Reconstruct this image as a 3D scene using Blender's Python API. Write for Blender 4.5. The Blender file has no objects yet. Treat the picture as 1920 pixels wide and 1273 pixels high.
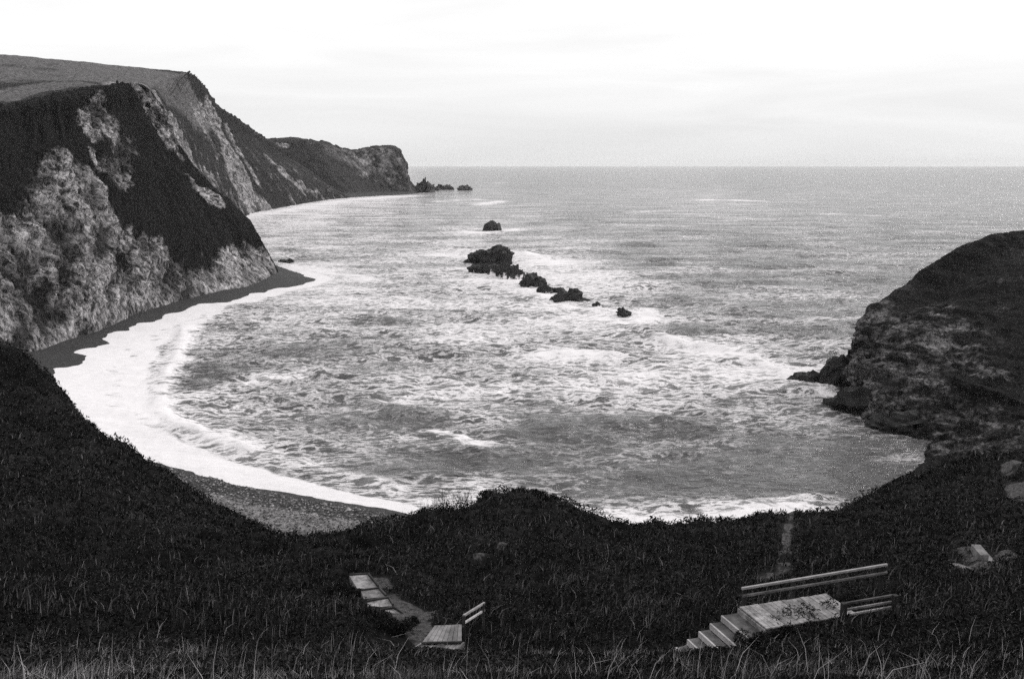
import bpy, math, random
import numpy as np
from mathutils import Vector
from mathutils.bvhtree import BVHTree

# ------------------------------------------------------------------ camera, sky, sun, exposure
S = bpy.context.scene
COL = S.collection
R = math.radians
EYE = 40.0                       # metres above the sea
FPX = 1867.0                     # focal length in photo pixels (35 mm lens on 36 mm film)
PITCH = math.atan((636.5 - 310) / FPX)

cd = bpy.data.cameras.new('camera')
cam = bpy.data.objects.new('camera', cd)
COL.objects.link(cam)
cam.location = (0, 0, EYE)
cam.rotation_euler = (R(90) - PITCH, 0, 0)
cd.sensor_width = 36.0
cd.lens = 36.0 * FPX / 1920
cd.clip_start = 0.2
cd.clip_end = 200000
S.camera = cam

SUN_EL, SUN_AZ = R(34), R(62)    # azimuth measured from +Y (out to sea) towards +X
w = bpy.data.worlds.new('World')
S.world = w
w.use_nodes = True
nt = w.node_tree
nt.nodes.clear()
N = nt.nodes.new
L = nt.links.new
out = N('ShaderNodeOutputWorld')
bg = N('ShaderNodeBackground')
bg.inputs['Strength'].default_value = 0.1
sky = N('ShaderNodeTexSky')
sky.sky_type = 'NISHITA'
sky.sun_disc = False
sky.sun_elevation = SUN_EL
sky.sun_rotation = SUN_AZ
bw = N('ShaderNodeRGBToBW')
L(sky.outputs[0], bw.inputs[0])
tc = N('ShaderNodeTexCoord')
sep = N('ShaderNodeSeparateXYZ')
L(tc.outputs['Generated'], sep.inputs[0])
mp = N('ShaderNodeMapping')
mp.inputs['Scale'].default_value = (1.0, 1.0, 9.0)
L(tc.outputs['Generated'], mp.inputs[0])
cn = N('ShaderNodeTexNoise')
cn.inputs['Scale'].default_value = 2.6
cn.inputs['Detail'].default_value = 7
cn.inputs['Roughness'].default_value = 0.55
cn.inputs['Distortion'].default_value = 0.6
L(mp.outputs[0], cn.inputs['Vector'])
gr = N('ShaderNodeMapRange')      # overcast layer: greyer at the horizon, brighter higher up
gr.interpolation_type = 'SMOOTHSTEP'
gr.inputs[1].default_value = 0.0
gr.inputs[2].default_value = 0.16
gr.inputs[3].default_value = 8.9
gr.inputs[4].default_value = 11.6
L(sep.outputs['Z'], gr.inputs[0])
cm = N('ShaderNodeMapRange')
cm.inputs[1].default_value = 0.30
cm.inputs[2].default_value = 0.70
cm.inputs[3].default_value = 0.90
cm.inputs[4].default_value = 1.07
L(cn.outputs[0], cm.inputs[0])
mu = N('ShaderNodeMath')
mu.operation = 'MULTIPLY'
L(gr.outputs[0], mu.inputs[0])
L(cm.outputs[0], mu.inputs[1])
mx = N('ShaderNodeMix')
mx.data_type = 'FLOAT'
mx.inputs[0].default_value = 0.88
L(bw.outputs[0], mx.inputs[2])
L(mu.outputs[0], mx.inputs[3])
L(mx.outputs[0], bg.inputs['Color'])
L(bg.outputs[0], out.inputs[0])

sl = bpy.data.lights.new('sun', 'SUN')
sl.energy = 1.5
sl.angle = R(12)
sl.color = (1.0, 0.985, 0.97)
sun = bpy.data.objects.new('sun', sl)
COL.objects.link(sun)
sd = Vector((math.sin(SUN_AZ) * math.cos(SUN_EL), math.cos(SUN_AZ) * math.cos(SUN_EL), math.sin(SUN_EL)))
sun.rotation_euler = (-sd).to_track_quat('-Z', 'Y').to_euler()

S.view_settings.view_transform = 'Standard'
S.view_settings.look = 'None'
S.view_settings.exposure = 0.0
S.view_settings.gamma = 1.0
S.view_settings.use_curve_mapping = False
S.render.engine = 'CYCLES'
S.cycles.max_bounces = 6
S.cycles.volume_bounces = 3
S.cycles.use_denoising = False
S.cycles.use_adaptive_sampling = True
S.cycles.adaptive_threshold = 0.12
S.cycles.adaptive_min_samples = 64
S.cycles.sample_clamp_indirect = 2.0

# ------------------------------------------------------------------ helpers
CP, SP = math.cos(PITCH), math.sin(PITCH)


def ray(px, py):
    u, v = (px - 960) / FPX, (636.5 - py) / FPX
    return np.array([u, CP + v * SP, -SP + v * CP])


def P(px, py, z=None, y=None):
    """survey point: where the sight line through a photo point meets a height z or a distance y"""
    d = ray(px, py)
    t = (z - EYE) / d[2] if y is None else y / d[1]
    return np.array([0, 0, EYE]) + d * t


rng = np.random.default_rng(7)
_perm = rng.permutation(512)
_perm = np.concatenate([_perm, _perm, _perm])
_g = rng.normal(size=(512, 3))
_g /= np.linalg.norm(_g, axis=1)[:, None]


def pn(p):
    """gradient noise on (n,3) points, about -0.7..0.7"""
    i = np.floor(p).astype(np.int64)
    f = p - i
    i &= 511
    u = f * f * f * (f * (f * 6 - 15) + 10)
    r = 0.0
    for a in (0, 1):
        wa = u[:, 0] if a else 1 - u[:, 0]
        ha = _perm[(i[:, 0] + a) & 511]
        for b in (0, 1):
            wb = wa * (u[:, 1] if b else 1 - u[:, 1])
            hb = _perm[(ha + i[:, 1] + b) & 511]
            for c in (0, 1):
                wc = wb * (u[:, 2] if c else 1 - u[:, 2])
                g = _g[_perm[(hb + i[:, 2] + c) & 511] & 511]
                r = r + wc * (g[:, 0] * (f[:, 0] - a) + g[:, 1] * (f[:, 1] - b) + g[:, 2] * (f[:, 2] - c))
    return r


def fbm(p, scale, octv=4, gain=0.5, ridged=False):
    s, a, t = 0.0, 1.0, 0.0
    q = p / scale
    for k in range(octv):
        n = pn(q + 17.3 * k)
        if ridged:
            n = 0.5 - np.abs(n) * 1.6
        s = s + a * n
        t += a
        a *= gain
        q = q * 2.03
    return s / t


def cells(p, scale, tilt=0.5):
    """broken-block noise: each jittered cell is a facet with its own height and slope, about -0.5..0.5"""
    q = p / scale
    b = np.floor(q).astype(np.int64)
    best = np.full(len(q), 1e9)
    val = np.zeros(len(q))
    for i in (-1, 0, 1):
        for j in (-1, 0, 1):
            for k in (-1, 0, 1):
                c = b + np.array([i, j, k])
                m = c & 511
                h = _perm[(_perm[(_perm[m[:, 0]] + m[:, 1]) & 511] + m[:, 2]) & 511]
                jit = _g[h]
                d = q - (c + 0.5 + jit * 0.45)
                d2 = (d * d).sum(1)
                near = d2 < best
                best = np.where(near, d2, best)
                g2 = _g[(h * 7 + 3) & 511]
                val = np.where(near, (h / 511.0 - 0.5) + tilt * (d * g2).sum(1), val)
    return val


def smooth(a, b, x):
    t = np.clip((x - a) / (b - a), 0, 1)
    return t * t * (3 - 2 * t)


def mesh_obj(name, v, f, mat, parent=None, attrs=None, smooth_shade=True):
    """f: (n,k) int array, k = 3 or 4"""
    v = np.asarray(v, dtype=np.float32)
    f = np.asarray(f, dtype=np.int32)
    me = bpy.data.meshes.new(name)
    me.vertices.add(len(v))
    me.vertices.foreach_set('co', v.ravel())
    k = f.shape[1]
    me.loops.add(f.size)
    me.loops.foreach_set('vertex_index', f.ravel())
    me.polygons.add(len(f))
    me.polygons.foreach_set('loop_start', np.arange(0, f.size, k, dtype=np.int32))
    me.polygons.foreach_set('use_smooth', np.full(len(f), smooth_shade))
    me.update(calc_edges=True)
    if attrs:
        for an, av in attrs.items():
            at = me.attributes.new(an, 'FLOAT', 'POINT')
            at.data.foreach_set('value', np.asarray(av, dtype=np.float32))
    me.materials.append(mat)
    o = bpy.data.objects.new(name, me)
    COL.objects.link(o)
    if parent is not None:
        o.parent = parent
        o.matrix_parent_inverse.identity()
        o.location = -Vector(parent.location)
    return o


def grid_faces(nu, nv):
    i, j = np.meshgrid(np.arange(nu - 1), np.arange(nv - 1), indexing='ij')
    a = (i * nv + j).ravel()
    return np.stack([a, a + nv, a + nv + 1, a + 1], 1)


def catmull(c, n, ax=0):
    c = np.moveaxis(np.asarray(c, float), ax, 0)
    m = len(c)
    t = np.linspace(0, m - 1, n)
    i = np.minimum(t.astype(int), m - 2)
    f = (t - i).reshape((-1,) + (1,) * (c.ndim - 1))
    e = np.concatenate([2 * c[:1] - c[1:2], c, 2 * c[-1:] - c[-2:-1]])
    p0, p1, p2, p3 = e[i], e[i + 1], e[i + 2], e[i + 3]
    r = 0.5 * (2 * p1 + (p2 - p0) * f + (2 * p0 - 5 * p1 + 4 * p2 - p3) * f ** 2 + (3 * p1 - p0 - 3 * p2 + p3) * f ** 3)
    return np.moveaxis(r, 0, ax)


def grid_normals(g):
    du = np.gradient(g, axis=0)
    dv = np.gradient(g, axis=1)
    n = np.cross(du, dv)
    return n / (np.linalg.norm(n, axis=2, keepdims=True) + 1e-9)


def polydist(pts, line):
    """distance from (n,d) points to a polyline"""
    best = np.full(len(pts), 1e18)
    line = np.asarray(line, float)
    if len(line) == 1:
        return np.linalg.norm(pts - line[0], axis=1)
    for a, b in zip(line[:-1], line[1:]):
        ab = b - a
        t = np.clip(((pts - a) @ ab) / (ab @ ab + 1e-12), 0, 1)
        dd = pts - a - t[:, None] * ab
        best = np.minimum(best, np.einsum('ij,ij->i', dd, dd))
    return np.sqrt(best)


def inside(pts, poly):
    c = np.zeros(len(pts), bool)
    x, y = pts[:, 0], pts[:, 1]
    n = len(poly)
    for i in range(n):
        x1, y1 = poly[i][:2]
        x2, y2 = poly[(i + 1) % n][:2]
        if y1 == y2:
            continue
        k = ((y1 > y) != (y2 > y)) & (x < (x2 - x1) * (y - y1) / (y2 - y1) + x1)
        c ^= k
    return c


def caster(g):
    """look-up of where a photo sight line meets a coarse landform grid"""
    nu, nv = g.shape[:2]
    bv = BVHTree.FromPolygons([tuple(p) for p in g.reshape(-1, 3)], [tuple(int(k) for k in q) for q in grid_faces(nu, nv)])

    def hit(px, py):
        d = Vector(ray(px, py)).normalized()
        h = bv.ray_cast(Vector((0, 0, EYE)), d)
        return None if h[0] is None else np.array(h[0])
    return hit


def patches(pts, hit, specs):
    """surface patches: each spec is (list of survey points, radius m, strength)"""
    m = np.zeros(len(pts))
    for line, rad, st in specs:
        q = [hit(*p) for p in line]
        q = [p for p in q if p is not None]
        if not q:
            continue
        m = np.maximum(m, st * smooth(1.5, 0.45, polydist(pts, q) / rad))
    return m


def tag(o, label=None, cat=None, group=None, kind=None):
    if label:
        o['label'] = label
    if cat:
        o['category'] = cat
    if group:
        o['group'] = group
    if kind:
        o['kind'] = kind
    return o


def empty(name, loc):
    o = bpy.data.objects.new(name, None)
    o.empty_display_size = 0.2
    COL.objects.link(o)
    o.location = loc
    return o


# ------------------------------------------------------------------ materials
def new_mat(name):
    m = bpy.data.materials.new(name)
    m.use_nodes = True
    t = m.node_tree
    t.nodes.clear()
    return m, t


class G:
    """small node-graph writer"""
    def __init__(s, name):
        s.m, s.t = new_mat(name)
        s.co = s.t.nodes.new('ShaderNodeTexCoord')

    def n(s, typ, **kw):
        x = s.t.nodes.new(typ)
        for k, v in kw.items():
            setattr(x, k, v)
        return x

    def link(s, a, b):
        s.t.links.new(a, b)

    def put(s, sock, v):
        if hasattr(v, 'is_output'):
            s.link(v, sock)
        elif isinstance(v, (tuple, list)):
            sock.default_value = v
        else:
            sock.default_value = v

    def noise(s, scale, detail=6, rough=0.6, vec=None, dist=0.0, sc=None):
        x = s.n('ShaderNodeTexNoise')
        x.inputs['Scale'].default_value = scale
        x.inputs['Detail'].default_value = detail
        x.inputs['Roughness'].default_value = rough
        x.inputs['Distortion'].default_value = dist
        v = vec if vec is not None else s.co.outputs['Object']
        if sc is not None:
            mpn = s.n('ShaderNodeMapping')
            mpn.inputs['Rotation'].default_value = sc[1]
            mpn.inputs['Scale'].default_value = sc[0]
            s.link(v, mpn.inputs[0])
            v = mpn.outputs[0]
        s.link(v, x.inputs['Vector'])
        return x.outputs[0]

    def rng(s, v, a, b, c=0.0, d=1.0, sm=True):
        x = s.n('ShaderNodeMapRange', interpolation_type='SMOOTHSTEP' if sm else 'LINEAR')
        s.put(x.inputs[0], v)
        for i, q in enumerate((a, b, c, d)):
            s.put(x.inputs[i + 1], q)
        return x.outputs[0]

    def math(s, op, a, b=0.0, clamp=False):
        x = s.n('ShaderNodeMath', operation=op)
        x.use_clamp = clamp
        s.put(x.inputs[0], a)
        s.put(x.inputs[1], b)
        return x.outputs[0]

    def attr(s, name):
        x = s.n('ShaderNodeAttribute')
        x.attribute_name = name
        return x.outputs['Fac']

    def mix(s, f, a, b):
        x = s.n('ShaderNodeMix', data_type='FLOAT')
        s.put(x.inputs[0], f)
        s.put(x.inputs[2], a)
        s.put(x.inputs[3], b)
        return x.outputs[0]

    def grey(s, v):
        """grey with the faint warm-violet tone of the print"""
        c = s.n('ShaderNodeCombineColor')
        s.put(c.inputs[0], s.math('MULTIPLY', v, 1.02))
        s.put(c.inputs[1], s.math('MULTIPLY', v, 0.985))
        s.put(c.inputs[2], v)
        return c.outputs[0]

    def bump(s, h, dist, strength=1.0, normal=None):
        x = s.n('ShaderNodeBump')
        x.inputs['Strength'].default_value = strength
        x.inputs['Distance'].default_value = dist
        s.link(h, x.inputs['Height'])
        if normal is not None:
            s.link(normal, x.inputs['Normal'])
        return x.outputs[0]

    def bsdf(s, val, rough=0.9, normal=None, spec=0.25, ior=1.5):
        b = s.n('ShaderNodeBsdfPrincipled')
        s.put(b.inputs['Base Color'], s.grey(val))
        s.put(b.inputs['Roughness'], rough)
        b.inputs['Specular IOR Level'].default_value = spec
        b.inputs['IOR'].default_value = ior
        if normal is not None:
            s.link(normal, b.inputs['Normal'])
        return b.outputs[0]

    def out(s, sh):
        o = s.n('ShaderNodeOutputMaterial')
        s.link(sh, o.inputs['Surface'])
        return s.m


def land_material(name, rock_lo, rock_hi, veg_lo, veg_hi, grass, fine, strata=None):
    """rock, dark scrub and dry turf mixed by the landform's own 'rock' and 'turf' maps"""
    g = G(name)
    n1 = g.noise(0.11 * fine, 8, 0.68)
    n2 = g.noise(0.7 * fine, 7, 0.75, sc=((1, 1, 0.55), (0, 0, 0)))
    fac = g.math('ADD', g.math('MULTIPLY', g.attr('rock'), 0.86), g.math('MULTIPLY', g.math('SUBTRACT', n1, 0.5), 1.4))
    fac = g.math('ADD', fac, g.math('MULTIPLY', g.math('SUBTRACT', n2, 0.5), 1.6))
    fac = g.rng(fac, 0.22, 0.78)
    rn = g.noise(0.5 * fine, 9, 0.75, sc=strata, dist=0.4)
    cr = g.noise(0.33 * fine, 7, 0.7, dist=0.5, sc=strata)
    crack = g.rng(g.math('ABSOLUTE', g.math('SUBTRACT', cr, 0.5)), 0.0, 0.03, 0.08, 1.0)
    rl = g.rng(g.noise(0.09 * fine, 6, 0.65, dist=0.8), 0.36, 0.64, 0.7, 1.1, False)
    rl = g.math('MULTIPLY', rl, g.rng(g.attr('strata'), -0.16, 0.16, 0.2, 1.35, False))
    rock = g.math('MULTIPLY', g.math('MULTIPLY', g.rng(rn, 0.42, 0.58, rock_lo, rock_hi, False), crack), rl)
    vn = g.noise(1.6 * fine, 9, 0.8)
    veg = g.rng(vn, 0.42, 0.62, veg_lo, veg_hi, False)
    tn = g.noise(0.05 * fine, 8, 0.72, sc=((1, 1, 3), (0, 0, 0)))
    tf = g.rng(g.math('ADD', g.attr('turf'), g.math('MULTIPLY', g.math('SUBTRACT', tn, 0.5), 0.9)), 0.35, 0.75)
    turf = g.rng(g.noise(1.1 * fine, 8, 0.8), 0.42, 0.58, grass * 0.25, grass * 1.7, False)
    base = g.mix(fac, g.mix(tf, veg, turf), rock)
    nb = g.bump(g.math('ADD', rn, g.math('MULTIPLY', vn, 0.7)), 0.9 / fine, 0.9)
    return g.out(g.bsdf(base, 0.95, nb, 0.1))


MAT_CLIFF = land_material('chalk_cliff', 0.07, 0.54, 0.003, 0.030, 0.09, 1.0, ((0.5, 1.6, 0.9), (0.5, 0.3, 0.6)))
MAT_HILL = land_material('downland_hill', 0.08, 0.42, 0.008, 0.070, 0.135, 0.45)
MAT_FARHEAD = land_material('far_headland_rock', 0.10, 0.34, 0.02, 0.09, 0.12, 0.4)
MAT_HEAD = land_material('scrub_headland', 0.03, 0.26, 0.003, 0.030, 0.07, 1.6, ((1, 1, 2.2), (0.5, 0.2, 0)))


def hillside_material():
    g = G('rough_hillside')
    n = g.noise(2.2, 10, 0.78)
    base = g.math('MULTIPLY', g.rng(n, 0.42, 0.62, 0.002, 0.020, False), g.rng(g.noise(0.13, 5, 0.6), 0.38, 0.62, 0.4, 1.7, False))
    pn_ = g.noise(0.9, 8, 0.75)
    pf = g.rng(g.math('ADD', g.attr('path'), g.math('MULTIPLY', g.math('SUBTRACT', pn_, 0.5), 0.9)), 0.45, 0.62)
    soil = g.rng(g.noise(6, 8, 0.8), 0.4, 0.6, 0.015, 0.13, False)
    nb = g.bump(n, 0.25, 0.9)
    return g.out(g.bsdf(g.mix(pf, base, soil), 0.95, nb, 0.1))


def beach_material():
    g = G('shingle_beach')
    n = g.noise(1.8, 8, 0.9)
    wet = g.attr('wet')
    wf = g.rng(g.math('ADD', wet, g.math('MULTIPLY', g.math('SUBTRACT', g.noise(0.25, 5, 0.6), 0.5), 0.35)), 0.42, 0.6)
    dry = g.rng(n, 0.42, 0.58, 0.03, 0.30, False)
    dk = g.rng(n, 0.42, 0.58, 0.010, 0.055, False)
    return g.out(g.bsdf(g.mix(wf, dry, dk), g.mix(wf, 0.9, 0.7), g.bump(n, 0.15, 0.8), 0.2))


def sea_material():
    g = G('sea_water')
    co = g.co.outputs['Object']
    dens = g.attr('foam')
    solid = g.attr('swash')
    # lace: thin warped threads between bubbles, drawn out along the swell
    wv = g.n('ShaderNodeVectorMath', operation='ADD')
    nz = g.n('ShaderNodeTexNoise')
    nz.inputs['Scale'].default_value = 0.2
    nz.inputs['Detail'].default_value = 4
    g.link(co, nz.inputs['Vector'])
    sc = g.n('ShaderNodeVectorMath', operation='SCALE')
    g.link(nz.outputs['Color'], sc.inputs[0])
    sc.inputs['Scale'].default_value = 3.5
    g.link(co, wv.inputs[0])
    g.link(sc.outputs[0], wv.inputs[1])
    st = g.n('ShaderNodeMapping')
    st.inputs['Rotation'].default_value = (0, 0, R(-12))
    st.inputs['Scale'].default_value = (0.38, 1.0, 1.0)
    g.link(wv.outputs[0], st.inputs[0])
    lace = g.noise(0.55, 7, 0.66, vec=st.outputs[0])
    thread = g.rng(g.math('ABSOLUTE', g.math('SUBTRACT', lace, 0.5)), 0.0, 0.09, 1.0, 0.0)
    big = g.noise(0.05, 6, 0.6, vec=st.outputs[0])
    fine = g.noise(1.5, 7, 0.8, vec=st.outputs[0])
    pat = g.math('ADD', g.math('MULTIPLY', thread, 0.32), g.math('MULTIPLY', big, 0.95))
    pat = g.math('ADD', pat, g.math('MULTIPLY', fine, 0.6))
    thr = g.rng(dens, 0.0, 1.0, 1.30, 0.64, False)
    fm = g.rng(g.math('SUBTRACT', pat, thr), -0.16, 0.30)
    sw = g.rng(g.math('ADD', solid, g.math('MULTIPLY', g.math('SUBTRACT', lace, 0.5), 1.1)), 0.32, 0.6)
    fm = g.math('MAXIMUM', fm, sw)
    # ripples
    r0 = g.noise(0.06, 4, 0.62, sc=((0.7, 1.0, 1.0), (0, 0, R(-8))))
    r0 = g.math('MULTIPLY', r0, g.attr('open'))
    r1 = g.noise(0.35, 5, 0.65, sc=((0.45, 1.0, 1.0), (0, 0, R(-14))))
    r2 = g.noise(1.5, 4, 0.65, sc=((0.5, 1.0, 1.0), (0, 0, R(8))))
    rm = g.noise(0.12, 4, 0.6, sc=((0.7, 1.0, 1.0), (0, 0, R(-10))))
    nb = g.bump(r1, 1.7, 0.9, g.bump(rm, 4.2, 0.9, g.bump(r0, 11.0, 1.0)))
    nb = g.bump(r2, 0.38, 0.9, nb)
    water = g.bsdf(0.085, 0.14, nb, 0.5, 1.33)
    foam = g.bsdf(g.rng(fine, 0.2, 0.8, 0.62, 0.9, False), 0.9, g.bump(fine, 0.25, 0.5), 0.1)
    ms = g.n('ShaderNodeMixShader')
    g.link(fm, ms.inputs[0])
    g.link(water, ms.inputs[1])
    g.link(foam, ms.inputs[2])
    return g.out(ms.outputs[0])


def rock_material(name, lo, hi, wash=False):
    g = G(name)
    n = g.noise(0.9, 9, 0.75)
    base = g.rng(n, 0.3, 0.7, lo, hi, False)
    nb = g.bump(n, 0.5, 0.9)
    sh = g.bsdf(base, 0.6, nb, 0.3)
    if wash:
        a = g.math('ADD', g.attr('wash'), g.math('MULTIPLY', g.math('SUBTRACT', g.noise(0.6, 6, 0.7, sc=((1, 1, 0.35), (0, 0, 0))), 0.5), 1.6))
        f = g.rng(a, 0.45, 0.6)
        ms = g.n('ShaderNodeMixShader')
        g.link(f, ms.inputs[0])
        g.link(sh, ms.inputs[1])
        g.link(g.bsdf(0.82, 0.9), ms.inputs[2])
        sh = ms.outputs[0]
    return g.out(sh)


def leaf_material(name, lo, hi):
    g = G(name)
    v = g.rng(g.attr('tone'), 0, 1, lo, hi, False)
    b = g.bsdf(v, 0.8, None, 0.15)
    return g.out(b)


def wood_material(name, lo, hi):
    g = G(name)
    n = g.noise(3.0, 8, 0.75)
    oi = g.n('ShaderNodeObjectInfo')
    v = g.math('MULTIPLY', g.rng(n, 0.36, 0.62, lo, hi, False), g.rng(oi.outputs['Random'], 0, 1, 0.65, 1.2, False))
    return g.out(g.bsdf(v, 0.85, g.bump(n, 0.02, 0.6), 0.2))


MAT_SIDE = hillside_material()
MAT_BEACH = beach_material()
MAT_SEA = sea_material()
MAT_ROCK = rock_material('wet_black_rock', 0.010, 0.045, True)
MAT_LEDGE = rock_material('wet_rock_ledge', 0.006, 0.028)
MAT_FARROCK = rock_material('far_rock', 0.03, 0.09)
MAT_STONE = rock_material('pale_stone', 0.3, 0.6)
MAT_GRASS = leaf_material('dry_grass', 0.008, 0.46)
MAT_SCRUB = leaf_material('dark_scrub', 0.002, 0.045)
MAT_TWIG = leaf_material('twig', 0.02, 0.05)
MAT_WORN = wood_material('worn_grey_timber', 0.08, 0.24)
MAT_WOOD = wood_material('weathered_timber', 0.09, 0.36)
MAT_WOOD_DK = wood_material('old_dark_timber', 0.05, 0.15)
MAT_RAIL = wood_material('pale_rail_timber', 0.26, 0.42)
MAT_POST = wood_material('dark_post_timber', 0.02, 0.06)
MAT_GRAVEL = wood_material('step_gravel', 0.08, 0.36)

# ------------------------------------------------------------------ shoreline of the cove
SHORE_PX = [(560, 512), (590, 523), (565, 534), (500, 547), (440, 560), (380, 572), (350, 582), (320, 588), (280, 603),
            (235, 618), (190, 637), (200, 644), (145, 661), (165, 669), (140, 682), (113, 694), (95, 730), (90, 770),
            (140, 820), (200, 848), (268, 858), (300, 868), (350, 881), (430, 896), (450, 905), (560, 926), (600, 936),
            (700, 951), (790, 968), (900, 985), (1000, 998), (1060, 1003), (1150, 1003), (1250, 995), (1350, 985),
            (1450, 978), (1520, 970), (1600, 945), (1680, 895), (1730, 850)]
SHORE = np.array([P(a, b, z=0)[:2] for a, b in SHORE_PX])
SEA_POLY = np.concatenate([SHORE, [P(1640, 797, z=0)[:2], P(1580, 738, z=0)[:2], (400, 250), (400, 1200), (-500, 1200),
                                   (-500, 470), (-115, 412), (-98, 392)]])


def shore_sd(pts2):
    """signed distance inland of the waterline"""
    d = polydist(pts2, SHORE)
    return np.where(inside(pts2, SEA_POLY), -d, d)


# ------------------------------------------------------------------ sea
def wave_field(x, y, dr):
    h = np.zeros_like(x)
    r = np.random.default_rng(3)
    for k in range(46):
        lam = 2.2 * (48 / 2.2) ** (k / 45.0)
        ang = R(-98) + r.normal() * (0.55 if lam < 12 else 0.28)      # run in from the open sea
        kk = 2 * math.pi / lam
        amp = 0.0150 * lam ** 0.80 * (0.6 + 0.8 * r.random())
        if lam > 20:
            amp *= 0.55
        ph = r.random() * 6.28
        att = np.exp(-(dr / lam * 1.5) ** 2)
        s = np.sin(kk * (x * math.cos(ang) + y * math.sin(ang)) + ph + 0.7 * np.sin(x * 0.013 * (1 + k % 5) + k))
        h += amp * att * (s + 0.4 * (s * s - 0.5))
    return h


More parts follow.
